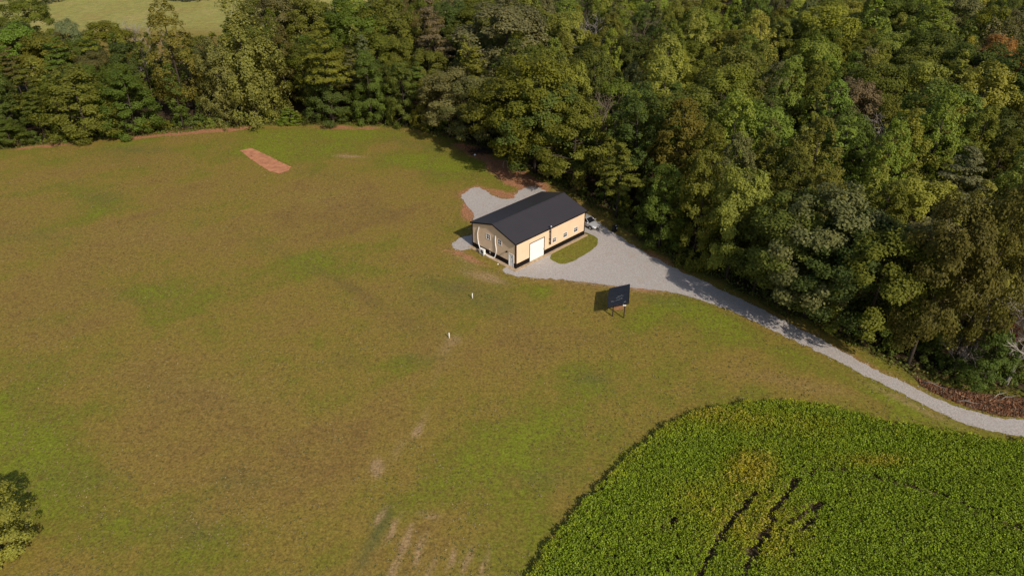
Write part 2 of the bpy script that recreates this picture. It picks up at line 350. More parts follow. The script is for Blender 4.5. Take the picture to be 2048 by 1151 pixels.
    for a in ((905, 572, 55, 16, 10, .5), (985, 605, 65, 26, 15, .5), (860, 600, 50, 16, 10, .35), (1180, 760, 34, 15, 0, .5), (200, 392, 40, 14, 0, .4), (742, 1092, 12, 62, 28, 1.0), (768, 1038, 14, 20, 20, .8), (270, 300, 60, 8, 0, .6), (840, 720, 40, 14, 0, .4), (830, 290, 60, 8, 10, .3),
              (1330, 600, 60, 10, 10, .4), (380, 1050, 60, 30, 0, .4), (60, 470, 60, 12, 0, .35), (480, 960, 50, 16, 0, .4), (150, 960, 80, 30, 0, .25), (1090, 955, 60, 20, 0, .35)): cool = cool+blob(*a)
    clay = np.zeros_like(x)
    for a in ((930, 383, 26, 12, -20, .6), (1003, 388, 46, 9, 18, .85), (936, 422, 15, 18, 30, .95), (905, 450, 20, 16, 0, .4), (1030, 355, 55, 20, 28, .95), (985, 325, 50, 12, 25, .55), (950, 300, 50, 12, 10, .5), (1060, 372, 40, 12, 20, .9), (880, 268, 60, 8, 10, .6),
              (925, 508, 38, 10, 15, .62), (965, 525, 45, 10, 15, .5), (985, 550, 40, 8, 10, .4), (1235, 613, 17, 10, 0, .75), (1225, 635, 22, 10, 0, .35), (903, 676, 20, 10, 0, .3), (1290, 578, 34, 5, 10, .7), (1200, 567, 60, 4, 6, .55), (700, 312, 30, 3, 4, .55), (330, 270, 90, 5, -5, .8), (100, 290, 70, 5, -6, .75),
              (470, 257, 60, 4, -4, .6), (700, 257, 130, 5, 0, .6), (930, 480, 16, 10, 0, .25), (1130, 510, 40, 6, -22, .4), (700, 420, 60, 20, 10, .28), (540, 300, 70, 8, 20, .3), (1330, 520, 60, 6, 27, .4), (880, 500, 20, 10, 0, .3), (1690, 705, 260, 9, 26, .35), (640, 395, 120, 30, 0, .12), (330, 460, 130, 30, 0, .1)): clay = clay+blob(*a)
    worn = np.zeros_like(x)
    for a in ((888, 700, 18, 18, 0, .5), (872, 760, 10, 40, 14, .32), (845, 840, 9, 30, 20, .45), (800, 895, 12, 30, 30, .5), (755, 933, 12, 18, 5, 1.5), (762, 1032, 6, 18, 25, 1.2), (787, 1058, 6, 28, 28, 1.5), (812, 1085, 7, 36, 24, 1.4), (838, 1103, 6, 34, 24, 1.2), (862, 1030, 26, 6, 15, 1.0), (903, 1120, 7, 26, 18, 1.2), (935, 1122, 7, 34, 20, 1.2),
              (860, 1135, 6, 26, 18, 1.1), (785, 1138, 8, 20, 20, 1.0), (968, 1130, 7, 28, 22, .9), (835, 862, 8, 14, 20, .9), (960, 548, 50, 10, 12, .6), (985, 560, 40, 8, 10, .6), (930, 520, 40, 10, 15, .5), (905, 678, 22, 10, 0, .7), (1220, 572, 130, 5, 6, .8), (1820, 808, 120, 7, 26, .7), (700, 313, 34, 3, 4, .9), (1600, 770, 140, 16, 12, .35), (650, 400, 120, 30, 0, .22), (300, 470, 160, 30, 0, .2), (430, 780, 200, 60, 8, .18)): worn = worn+blob(*a)
    dE = dline(x, y, EDGE); inW = inpoly(x, y, WOOD)
    wob = (fbm(x*.35, y*.35, 21)-.5)*3
    litter = np.clip(np.where(inW, dE, -dE)/2.2+.35+wob*.6, 0, 1)
    clay = clay+np.where(x > 8, .22, .42)*np.exp(-np.square((np.where(inW, dE, -dE)+1.2)/1.3))*np.clip((fbm(x*.12, y*.12, 44)-.38)*4, 0, 1)
    dD = dline(x, y, DRIVE, True); clay = clay+.34*np.exp(-np.square(dD/.55))*fbm(x*.3, y*.3, 41); green = green-.25*np.exp(-np.square(dD/1.1))
    litter = np.clip(litter-np.clip(clay-.3, 0, .55)*.9, 0, 1)
    dC = dline(x, y, CROP, True); green = green+.12*np.exp(-np.square(dC/2.)); wet = wet+.3*np.exp(-np.square(dC/.6))
    far = np.clip((y-208-30*fbm(x*.01, y*.01, 8))/12, 0, 1)*(x < 10)*(ok)
    litter = np.where(far > .5, 0, litter)
    brk = .35+1.3*fbm(x*.8, y*.8, 66, 4); wet = wet*brk; cool = cool*brk
    def put(nm, r, g, b_, al):
        a = m.color_attributes.new(nm, 'FLOAT_COLOR', 'POINT'); q = np.stack([r, g, b_, al], 1).astype(np.float32); a.data.foreach_set('color', np.clip(q, 0, 1.3).ravel())
    put('patch', np.clip(green, 0, 1), np.clip(clay, 0, 1.2), np.clip(wet, 0, 1), np.clip(worn, 0, 1)); put('floor', litter, np.clip(cool, 0, 1), far, np.ones_like(x))
    m.materials.append(M['ground']); o = bpy.data.objects.new('ground', m); C.objects.link(o); tag(o, kind='structure')
build_ground()
tag(sheet('gravel_drive', DRIVE, .012, M['gravel'], amp=.2, seed=2, smooth=1, step=.25, frq=1.3), kind='structure')
M['turf'] = simple('short_turf', (.165, .150, .034), .95, 0, .3, 1.1, .8, spec=.1, bscale=6.)
_v = tag(sheet('grass_verge', ISLAND, .018, M['ground'], step=.2, amp=.13, seed=4), kind='structure')
for _n, _c in (('patch', (.78, .12, .1, .1)), ('floor', (0, .1, 0, 1))):
    _a = _v.data.color_attributes.new(_n, 'FLOAT_COLOR', 'POINT'); _a.data.foreach_set('color', list(_c)*len(_v.data.vertices))
tag(sheet('field_soil', CROP, .008, M['soil'], amp=.18, seed=6), kind='structure')

def clay_patch():
    A, B, D = G(481, 300), G(502, 296), G(558, 347)        # long strip of scraped earth
    P = pix((480, 301), (503, 296), (532, 309), (581, 334), (576, 341), (559, 347), (540, 343), (508, 323))
    tag(sheet('clay_patch', P, .03, M['clay'], step=.2, amp=.10, smooth=0, seed=11, frq=1.6), kind='structure')
    mb = MB()                                             # low spoil ridges along it
    def ridge(p, q, r):
        p, q = G(*p), G(*q); pts = []
        for k in range(15):
            t = k/14; pts.append((p[0]+(q[0]-p[0])*t+random.uniform(-.12, .12), p[1]+(q[1]-p[1])*t+random.uniform(-.12, .12), .02))
        mb.tube(pts, [r*random.uniform(.5, 1.2) for _ in pts], 6)
    ridge((503, 311), (538, 331), .09); ridge((548, 319), (580, 335), .16); ridge((486, 303), (512, 320), .05)
    tag(mb.build('clay_ridges', M['clay'], smooth=True), kind='structure')
clay_patch()

# ------------------------------------------------------------------ workshop
BX, BY, BA = .5433, 85.1086, .7693
LW, WW, WH, RH, OV, OG = 14.64, 9.18, 4.03, 1.343, .2, .25     # length, width, wall height, roof rise, overhangs
def workshop():
    w = empty('metal_workshop', (BX, BY, 0), BA)          # local x along the front wall, local y along the gable, outside is -y and -x
    tag(w, 'tan metal workshop with black wainscot and charcoal gable roof', 'building')
    T = .12
    GD = (2.77, 5.70, .08, 2.97); ED = (.47, 1.36, .06, 2.03)
    fw = [(7.50, 8.27, 1.36, 2.10), (9.83, 10.66, 1.32, 2.08), (12.2, 13.05, 1.32, 2.10)]
    gw = [(5.28, 6.10, 2.60, 3.42), (2.89, 3.71, 2.62, 3.44)]
    WC = .80
    MB().box(-.62, LW+.38, -.55, WW+.35, -.3, .075).build('foundation_slab', M['slab'], w, bev=.03)
    def wall_with_holes(u0, u1, z0, z1, holes, put, name, mat, parent=w):
        us = sorted({u0, u1, *[h[0] for h in holes], *[h[1] for h in holes]}); zs = sorted({z0, z1, *[min(max(h[2], z0), z1) for h in holes], *[min(max(h[3], z0), z1) for h in holes]})
        mb = MB()
        for a, b_ in zip(us[:-1], us[1:]):
            run = None
            for c, d in zip(zs[:-1], zs[1:]):
                um, zm = (a+b_)/2, (c+d)/2
                if any(h[0] < um < h[1] and h[2] < zm < h[3] for h in holes): continue
                put(mb, a, b_, c, d)
        o = mb.build(name, mat, parent, fix=False)
        bm = bmesh.new(); bm.from_mesh(o.data); bmesh.ops.remove_doubles(bm, verts=bm.verts, dist=1e-4)
        seen = {}
        for f in list(bm.faces): seen.setdefault(tuple(sorted(v.index for v in f.verts)), []).append(f)
        bmesh.ops.delete(bm, geom=[f for k in seen.values() if len(k) > 1 for f in k], context='FACES')
        bmesh.ops.recalc_face_normals(bm, faces=bm.faces); bm.to_mesh(o.data); bm.free(); return o
    front = lambda mb, a, b_, c, d: mb.box(a, b_, 0, T, c, d)
    side = lambda mb, a, b_, c, d: mb.box(0, T, a, b_, c, d)
    wall_with_holes(0, LW, .075, WH, [GD]+fw, front, 'front_wall', M['wall'])
    wall_with_holes(T, WW-T, .075, WH, [ED]+gw, side, 'gable_wall', M['wallg'])
    MB().box(0, LW, WW-T, WW, .075, WH).build('back_wall', M['wall'], w)
    MB().box(LW-T, LW, T, WW-T, .075, WH).build('gable_wall', M['wallg'], w)
    for x in (0, LW-T):
        MB().prism([(x, 0, WH), (x, WW, WH), (x, WW/2, WH+RH)], (T, 0, 0)).build('gable_peak', M['wallg'], w)
    # black wainscot, a sheet proud of the wall
    for a, b_ in ((-.015, GD[0]-.09), (GD[1]+.09, LW+.015)): MB().box(a, b_, -.028, -.003, .078, WC).build('wainscot', M['black'], w)
    for a, b_ in ((-.0, ED[0]-.07), (ED[1]+.07, WW)): MB().box(-.028, -.003, a, b_, .078, WC).build('wainscot', M['black'], w)
    MB().box(-.015, LW+.015, WW+.003, WW+.028, .078, WC).build('wainscot', M['black'], w)
    MB().box(LW+.003, LW+.028, 0, WW, .078, WC).build('wainscot', M['black'], w)
    for x, y in ((0, 0), (LW, 0), (0, WW), (LW, WW)):
        sx, sy = (-1 if x == 0 else 1), (-1 if y == 0 else 1)
        mb = MB(); mb.box(*sorted((x+sx*.045, x-sx*.11)), *sorted((y+sy*.032, y+sy*.045)), .079, WH+.02); mb.box(*sorted((x+sx*.032, x+sx*.045)), *sorted((y+sy*.032, y-sy*.11)), .079, WH+.02)
        mb.build('corner_trim', M['trim'], w)
    # roof: two thick slopes with fascia, rake trim and ridge cap
    sl_ = RH/(WW/2); th = .09
    for sgn, name in ((0, 'roof_slope'), (1, 'roof_slope')):
        y0 = -OV if sgn == 0 else WW+OV; z0 = WH+.06-OV*sl_; y1 = WW/2; z1 = WH+.06+RH
        MB().prism([(-OG, y0, z0), (-OG, y1, z1), (-OG, y1, z1+th), (-OG, y0, z0+th)], (LW+2*OG, 0, 0)).build(name, M['roof'], w)
        yy = sorted((y0, y0+(-.025 if sgn == 0 else .025)))
        MB().box(-OG-.02, LW+OG+.02, *yy, z0-.09, z0+th+.012).build('eave_trim', M['trim'], w)
        for x in (-OG-.02, LW+OG):
            MB().prism([(x, y0, z0-.09), (x, y1, z1-.09), (x, y1, z1+th+.02), (x, y0, z0+th+.02)], (.02, 0, 0)).build('rake_trim', M['trim'], w)
    MB().prism([(-OG-.01, WW/2-.22, WH+.06+RH+th-.22*sl_+.012), (-OG-.01, WW/2, WH+.06+RH+th+.035), (-OG-.01, WW/2+.22, WH+.06+RH+th-.22*sl_+.012), (-OG-.01, WW/2, WH+.06+RH+th+.004)], (LW+2*OG+.02, 0, 0)).build('ridge_cap', M['ridge'], w)
    # roll-up door of five sections in a black frame
    gd = MB().box(GD[0]-.085, GD[0]-.001, -.05, .03, .08, GD[3]+.085).box(GD[1]+.001, GD[1]+.085, -.05, .03, .08, GD[3]+.085).box(GD[0], GD[1], -.05, .03, GD[3]+.001, GD[3]+.085).build('garage_door', M['trim'], w)
    hs = (GD[3]-GD[2])/5
    for k in range(5): MB().box(GD[0]+.002, GD[1]-.002, .012, .05, GD[2]+k*hs+.008, GD[2]+(k+1)*hs-.008).build('door_section', M['white'], gd, bev=.008)
    MB().box(GD[1]-.16, GD[1]-.10, -.02, .0115, 1.05, 1.22).build('door_handle', M['grey'], gd)
    ed = MB().box(-.045, .03, ED[0]-.065, ED[0]-.001, .08, ED[3]+.06).box(-.045, .03, ED[1]+.001, ED[1]+.065, .08, ED[3]+.06).box(-.045, .03, ED[0], ED[1], ED[3]+.001, ED[3]+.06).build('entry_door', M['white'], w)
    MB().box(.006, .05, ED[0]+.003, ED[1]-.003, .085, ED[3]-.003).build('door_leaf', M['white'], ed, bev=.006)
    MB().box(-.008, .0055, .80, .92, 1.50, 1.66).build('door_viewer', M['glass'], ed)
    MB().tube([(.006, .58, 1.02), (-.05, .58, 1.02), (-.055, .68, 1.02)], .014, 6).build('door_handle', M['trim'], ed)
    def window(u0, u1, z0, z1, gable):
        def bx(mb, a, b_, d0, d1, c, d): return mb.box(d0, d1, a, b_, c, d) if gable else mb.box(a, b_, d0, d1, c, d)
        fr = MB(); t = .032
        bx(fr, u0-.02, u0+t, -.035, .06, z0-.02, z1+.02); bx(fr, u1-t, u1+.02, -.035, .06, z0-.02, z1+.02)
        bx(fr, u0+t, u1-t, -.035, .06, z1-t, z1+.02); bx(fr, u0+t, u1-t, -.035, .06, z0-.02, z0+t)
        o = fr.build('window', M['white'], w)
        zm = (z0+z1)/2; um = (u0+u1)/2; zq = (zm+z1-t)/2
        s = MB(); bx(s, u0+t, u1-t, -.015, .04, zm-.02, zm+.02); s.build('meeting_rail', M['white'], o)
        s = MB(); bx(s, um-.011, um+.011, -.012, .038, zm+.02, z1-t); s.build('muntin', M['white'], o)
        s = MB(); bx(s, um-.011, um+.011, -.012, .038, z0+t, zm-.02); s.build('muntin', M['white'], o)
        for a, b_ in ((u0+t, um-.011), (um+.011, u1-t)):
            s = MB(); bx(s, a, b_, -.011, .037, zq-.010, zq+.010); s.build('muntin', M['white'], o)
            for c, d in ((z0+t, zm-.02), (zm+.02, zq-.010), (zq+.010, z1-t)):
                s = MB(); bx(s, a, b_, .018, .026, c, d); s.build('pane', M['glass'], o)
    for q in fw: window(*q, False)
    for q in gw: window(*q, True)
    # stove pipe on the front wall
    px_, off = 6.78, -.28
    sp = MB().tube([(px_, -.0, 1.66), (px_, off+.1, 1.66), (px_, off, 1.72), (px_, off, 3.0), (px_, off, 4.35)], .082, 12).build('stove_pipe', M['pipe'], w, True)
    MB().tube([(px_, off, 1.5), (px_, off, 1.74)], .092, 12).build('cleanout_tee', M['pipe'], sp, True)
    MB().tube([(px_, off, 4.33), (px_, off, 4.38), (px_, off, 4.52), (px_, off, 4.60)], [.10, .19, .19, .08], 14).build('rain_cap', M['steel'], sp, True)
    for z in (2.3, 3.5): MB().box(px_-.09, px_+.09, off+.05, -.001, z, z+.03).build('bracket', M['trim'], sp)
    lp = MB().box(-.06, -.001, 1.66, 1.84, 2.06, 2.22).build('wall_lamp', M['trim'], w); MB().prism([(-.06, 1.62, 2.22), (-.30, 1.62, 2.12), (-.30, 1.88, 2.12), (-.06, 1.88, 2.22)], (0, 0, .035)).build('lamp_shade', M['trim'], lp)
    MB().box(-.11, -.03, 5.2, 5.42, .42, .70).build('disconnect_box', M['grey'], w, bev=.01)
    MB().box(-.07, -.001, 5.35, 5.5, .95, 1.05).build('hose_cover', M['pvc'], w, bev=.01)
    return w
workshop()
def wl(u, v, z=0):   # workshop frame -> world
    c, s = math.cos(BA), math.sin(BA); return (BX+u*c-v*s, BY+u*s+v*c, z)

def heat_pump():
    x, y, _ = wl(-.62, 6.35); o = empty('heat_pump', (x, y, .0), BA)
    tag(o, 'white outdoor heat pump unit with two white line covers on the tan gable wall', 'air conditioner')
    MB().box(-.19, .19, -.48, .48, .17, .98).build('housing', M['pvc'], o, bev=.03)
    for v in (-.36, .36): MB().box(-.22, .22, v-.04, v+.04, .075 if False else .0, .17).build('foot', M['grey'], o)
    g = MB()
    for k in range(1, 5):
        r = .075*k; g.tube([(-.195, -.08+r*math.cos(a), .57+r*math.sin(a)) for a in np.linspace(0, 2*math.pi, 21)], .009, 5, False)
    fg = g.build('fan_grille', M['grey'], o)
    MB().tube([(-.192, -.08, .57), (-.197, -.08, .57)], .31, 20).build('fan_opening', M['bin'], fg)
    MB().box(-.20, -.189, .28, .42, .3, .9).build('service_panel', M['white'], o)
    # line covers up the wall, in the unit's frame (wall face is at +.62)
    def cover(pts, name):
        P = [(q[0], q[1]-6.35, q[2]) for q in pts]
        P = [tuple(p) for p in smooth3(P)]
        MB().tube(P, .065, 8).build(name, M['white'], o, True)
    cover([(.60, 7.62, 3.88), (.545, 7.66, 3.75), (.545, 7.9, 3.1), (.545, 7.98, 2.5), (.545, 7.92, 1.6), (.50, 7.72, .98), (.3, 7.2, .62), (.05, 6.85, .5)], 'line_cover')
    cover([(.60, 4.12, 3.76), (.545, 4.14, 3.6), (.545, 4.16, 2.6), (.545, 4.0, 1.9), (.53, 3.95, 1.4), (.52, 4.05, .8), (.47, 4.22, .22), (.35, 4.5, .10), (.12, 5.3, .14), (.05, 5.85, .3)], 'line_cover')
def smooth3(P, k=3):
    P = [Vector(p) for p in P]
    for _ in range(k):
        Q = [P[0]]
        for a, b in zip(P[:-1], P[1:]): Q += [a*.75+b*.25, a*.25+b*.75]
        Q.append(P[-1]); P = Q
    return P
heat_pump()

# ------------------------------------------------------------------ lean-to shelter, standpipes, small things
def shelter():
    ctr, eh, lh = Vector((13.56, 74.60, 2.38)), Vector((.985, -.172, 0)), Vector((.172, .985, 0))
    P = [ctr+eh*a*1.23+lh*b*2.2+Vector((0, 0, a*.46)) for a, b in ((-1, -1), (1, -1), (1, 1), (-1, 1))]
    o = empty('lean_to_shelter', (13.5, 74.7, 0)); B = Vector((13.5, 74.7, 0))
    tag(o, 'black tin single-slope roof on dark posts beside the gravel drive', 'shelter')
    q = [p-B for p in P]; n = (q[1]-q[0]).cross(q[3]-q[0]).normalized()
    ex = (q[1]-q[0]).normalized(); ey = n.cross(ex)
    Mx = Matrix((ex, ey, n)).transposed().to_4x4(); Mx.translation = q[0]
    W_, L_ = (q[1]-q[0]).length, (q[3]-q[0]).length
    rf = MB().box(0, W_, 0, L_, -.02, .02).build('roof', M['tin'], o); rf.matrix_local = Mx
    # separate overlapping tin sheets, slightly uneven
    k = 5; wd = L_/k
    for i in range(k):
        s = MB().box(-.05+random.uniform(-.02, .02), W_+.04, i*wd-.03, (i+1)*wd+.03, .024+.006*(i % 2), .03+.006*(i % 2)).build('tin_sheet', M['tin'], rf)
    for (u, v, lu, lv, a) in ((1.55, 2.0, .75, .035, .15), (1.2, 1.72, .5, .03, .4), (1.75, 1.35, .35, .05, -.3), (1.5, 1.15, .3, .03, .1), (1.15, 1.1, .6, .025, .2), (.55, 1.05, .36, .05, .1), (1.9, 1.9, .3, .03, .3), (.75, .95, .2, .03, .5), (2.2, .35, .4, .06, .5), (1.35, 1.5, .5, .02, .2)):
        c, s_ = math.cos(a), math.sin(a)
        MB().poly([(u+c*x-s_*y, v+s_*x+c*y, .0385) for x, y in ((-lu/2, 0), (-lu/4, -lv/2), (lu/4, -lv/2.5), (lu/2, 0), (lu/5, lv/2), (-lu/4, lv/2.6))]).build('pale_streak', M['streak'], rf)  # thin pale streaks laid flat on the tin
    MB().box(W_+.042, W_+.075, -.05, L_+.05, -.14, .045).build('fascia', M['trim'], rf)
    for v in (-.085, L_+.05): MB().box(-.05, W_+.04, v, v+.03, -.12, .0).build('fascia', M['trim'], rf)
    def zr(x, y):
        return P[0].z+((Vector((x, y, 0))-P[0]).xy.dot(ex.xy.normalized()))*ex.z/ex.xy.length
    legs = ((12.82, 73.42), (14.20, 73.02), (13.20, 76.25), (14.55, 75.85))
    for i, (x, y) in enumerate(legs):
        zt = zr(x, y)-.03; MB().box(x-B.x-.06, x-B.x+.06, y-B.y-.06, y-B.y+.06, -.2, zt).build('post', M['post'], o)
    for i, j in ((0, 2), (1, 3)):
        a, b = legs[i], legs[j]; za = zr(*a)-.13; 
        MB().tube([(a[0]-B.x, a[1]-B.y, za), (b[0]-B.x, b[1]-B.y, zr(*b)-.13)], .05, 4).build('beam', M['post'], o)
    x, y = 13.98, 72.22; MB().box(x-B.x-.2, x-B.x+.2, y-B.y-.08, y-B.y+.08, zr(x, y)-.24, zr(x, y)-.10).build('junction_box', M['pvc'], o)
shelter()
for (x, y), lab in ((G(898.6, 675.6), 'white plastic standpipe in the lawn by a scrape of bare clay'), (G(944.9, 596.2), 'white plastic standpipe in the lawn between the shelter and the heat pump')):
    o = empty('standpipe', (x, y, 0)); tag(o, lab, 'pipe', 'white standpipes in the lawn')
    MB().tube([(0, 0, -.2), (0, 0, .74)], .062, 12).build('pipe', M['pvc'], o, True); MB().tube([(0, 0, .72), (0, 0, .78), (0, 0, .80)], [.08, .08, .05], 12).build('cap', M['white'], o, True)
def bin_():
    x, y = G(1229, 463); o = empty('trash_bin', (x, y, 0), .5); tag(o, 'black upright bin with two white marks in the shade at the wood edge', 'bin')
    MB().prism([(-.25, -.27, .05), (.25, -.27, .05), (.3, -.33, .98), (-.3, -.33, .98)], (0, .58, 0)).build('body', M['bin'], o, bev=.02)
    MB().box(-.33, .33, -.37, .33, .985, 1.05).build('lid', M['bin'], o, bev=.02)
    MB().box(.02, .24, -.2, .02, 1.052, 1.06).build('lid_mark', M['markw'], o)  # small white marks, here on the lid and next on the front
    MB().prism([(.06, -.322, .62), (.22, -.322, .62), (.22, -.335, .78), (.06, -.335, .78)], (0, -.006, 0)).build('front_mark', M['markw'], o)
    for s in (-1, 1): MB().tube([(s*.29, .27, .12), (s*.34, .27, .12)], .12, 12).build('wheel', M['tyre'], o)
    MB().tube([(-.2, .36, .95), (.2, .36, .95)], .02, 6).build('handle', M['bin'], o)
bin_()
def ball():
    x, y = G(950, 311.5); bm = bmesh.new(); bmesh.ops.create_icosphere(bm, subdivisions=3, radius=.21)
    for v in bm.verts:
        k = abs(math.sin(3*math.atan2(v.co.y, v.co.x))); v.co *= .97+.03*min(1, k*4)
    m = bpy.data.meshes.new('ball'); bm.to_mesh(m); bm.free(); m.materials.append(M['white']); m.polygons.foreach_set('use_smooth', [True]*len(m.polygons))
    o = bpy.data.objects.new('ball', m); C.objects.link(o); o.location = (x, y, .2); tag(o, 'small white ball lying in the shade at the wood edge', 'ball')
ball()
def sawhorse():
    x, y = G(1011, 334); o = empty('timber_frame', (x, y, 0), .35); tag(o, 'thin pale wooden frame standing on red soil in the tree shade', 'frame')
    a, b = Vector((-.38, 0, 1.15)), Vector((.42, .35, 1.05))
    MB().tube([a, b], .04, 4).build('top_bar', M['pale'], o)
    for p, q in ((a, (-.5, -.35, 0)), (a, (-.45, .5, 0)), (b, (.25, -.3, 0)), (b, (.6, .75, 0))): MB().tube([p, q], .035, 4).build('leg', M['pale'], o)
sawhorse()
def stones():
    x, y, _ = wl(-.95, 2.7); m = MB(); bm = bmesh.new(); bmesh.ops.create_icosphere(bm, subdivisions=2, radius=.13)
    for v in bm.verts: v.co *= random.uniform(.8, 1.15); v.co.z *= .7
    me = bpy.data.meshes.new('stone'); bm.to_mesh(me); bm.free(); me.materials.append(M['pvc']); o = bpy.data.objects.new('stone', me); C.objects.link(o); o.location = (x, y, .07)
    tag(o, 'small white stone in the grass beside the workshop slab', 'stone')
stones()

# ------------------------------------------------------------------ car
def car():
    hd = Vector((.66, -.75)).normalized(); nose = Vector((13.42, 96.92)); cen = nose-hd*2.28
    o = empty('parked_car', (cen.x, cen.y, 0), math.atan2(hd.y, hd.x)); tag(o, 'silver sedan parked beside the far end of the workshop', 'car')
    st = [(-2.28, .42, .80, .62), (-2.2, .30, .93, .78), (-1.8, .22, .98, .87), (-1.0, .20, .97, .90), (0, .20, .95, .91), (.8, .20, .93, .90), (1.4, .22, .86, .88), (1.9, .26, .76, .82), (2.15, .30, .66, .72), (2.28, .36, .56, .55)]
    mb = MB(); ring = None
    for (x, zb, zt, w) in st:
        h = zt-zb; half = [(w*.80, zb), (w*.97, zb+h*.18), (w, zb+h*.48), (w*.985, zb+h*.75), (w*.90, zb+h*.95), (w*.62, zb+h*1.03), (w*.3, zb+h*1.05)]
        pts = half+[(-a, b) for a, b in reversed(half)]; b0 = len(mb.v); mb.v += [(x, a, b) for a, b in pts]; n = len(pts)
        if ring is not None:
            for j in range(n): mb.f.append((ring+j, ring+(j+1) % n, b0+(j+1) % n, b0+j))
        else: mb.f.append(tuple(range(b0, b0+n)))
        ring = b0
    mb.f.append(tuple(reversed(range(ring, ring+n))))
    body = mb.build('body', M['silver'], o, True); ss = body.modifiers.new('sub', 'SUBSURF'); ss.levels = ss.render_levels = 1
    # cabin: roof, pillars, glass
    wb, wt = .76, .58
    A = {1: Vector((.98, wb, .92)), 2: Vector((.18, wt, 1.40)), 3: Vector((-1.0, wt, 1.41)), 4: Vector((-1.78, wb, .97))}
    m_ = lambda v: Vector((v.x, -v.y, v.z))
    rf = MB(); cols = []
    for t in np.linspace(0, 1, 7):
        x = A[2].x+(A[3].x-A[2].x)*t; row = []
        for s in np.linspace(-1, 1, 7): row.append((x, s*wt, 1.40+.055*(1-s*s)*(1-.5*(2*t-1)**2)))
        cols.append(row)
    for i in range(6):
        for j in range(6): rf.poly([cols[i][j], cols[i+1][j], cols[i+1][j+1], cols[i][j+1]])
    roof = rf.build('roof', M['silver'], o, True); sdy = roof.modifiers.new('t', 'SOLIDIFY'); sdy.thickness = .03
    MB().poly([A[1], m_(A[1]), m_(A[2]), A[2]]).build('windshield', M['glass'], o)
    MB().poly([A[4], A[3], m_(A[3]), m_(A[4])]).build('rear_window', M['glass'], o)
    for f in (lambda v: v, m_):
        MB().poly([f(Vector((.85, wb+.02, .93))), f(Vector((.15, wt+.02, 1.36))), f(Vector((-.4, wt+.03, 1.37))), f(Vector((-.4, wb+.05, .95)))]).build('side_window', M['glass'], o)
        MB().poly([f(Vector((-.46, wb+.05, .95))), f(Vector((-.46, wt+.03, 1.37))), f(Vector((-1.0, wt+.02, 1.37))), f(Vector((-1.6, wb+.02, .97)))]).build('side_window', M['glass'], o)
        MB().tube([f(A[1]), f(A[2]), f(A[3]), f(A[4])], [.045, .04, .04, .06], 6).build('pillar', M['silver'], o, True)
        MB().tube([f(Vector((-.43, wb+.05, .93))), f(Vector((-.43, wt+.02, 1.40)))], .03, 4).build('pillar', M['trim'], o)
        MB().prism([f(Vector((.72, .86, .93))), f(Vector((.84, .86, .95))), f(Vector((.82, 1.06, .98))), f(Vector((.70, 1.06, .97)))], (0, 0, .13)).build('side_mirror', M['silver'], o, bev=.02)
        hl = MB().prism([f(Vector((2.17, .40, .585))), f(Vector((1.98, .78, .60))), f(Vector((1.72, .86, .72))), f(Vector((2.02, .52, .70)))], (.03, 0, .035)).build('headlight', M['lamp'], o, bev=.01)
        MB().prism([f(Vector((-2.27, .5, .72))), f(Vector((-2.16, .80, .74))), f(Vector((-2.16, .80, .86))), f(Vector((-2.27, .5, .84)))], (-.02, 0, 0)).build('tail_light', simple('red_lens', (.25, .01, .01), .2), o)
        for x in (1.38, -1.36):
            c = f(Vector((x, .80, .32))); d = Vector((0, .11 if c.y > 0 else -.11, 0))
            MB().tube([c-d*.2, c+d*.99], .385, 20).build('wheel_arch', M['bin'], o)
            wh = MB().tube([c-d*.5, c+d*.4, c+d*1.12], [.30, .325, .30], 20).build('wheel', M['tyre'], o, True)
            MB().tube([c+d*1.13, c+d*1.2], [.2, .17], 16).build('rim', M['steel'], wh)
    MB().box(2.235, 2.30, -.36, .36, .30, .47).build('grille', M['bin'], o, bev=.02); MB().box(2.302, 2.312, -.15, .15, .46, .56).build('number_plate', M['white'], o)
car()

# ------------------------------------------------------------------ leaf meshes
def quads_mesh(name, Cn, U, W_, col, mat):
    """diamond leaf sprays: centre, half-axis U (long), half-axis W_"""
    n = len(Cn); V = np.empty((n, 4, 3), np.float32)
    V[:, 0] = Cn-U; V[:, 1] = Cn+W_-U*.1; V[:, 2] = Cn+U; V[:, 3] = Cn-W_-U*.1
    m = bpy.data.meshes.new(name); m.vertices.add(n*4); m.vertices.foreach_set('co', V.ravel())
    m.loops.add(n*4); m.loops.foreach_set('vertex_index', np.arange(n*4, dtype=np.int32)); m.polygons.add(n)
    m.polygons.foreach_set('loop_start', np.arange(0, n*4, 4, dtype=np.int32)); m.update(calc_edges=True)
    a = m.color_attributes.new('leaf', 'FLOAT_COLOR', 'POINT'); a.data.foreach_set('color', np.repeat(np.concatenate([col, np.ones((n, 1))], 1).astype(np.float32), 4, 0).ravel())
    m.materials.append(mat); return m
def unit(v): return v/(np.linalg.norm(v, axis=-1, keepdims=True)+1e-9)
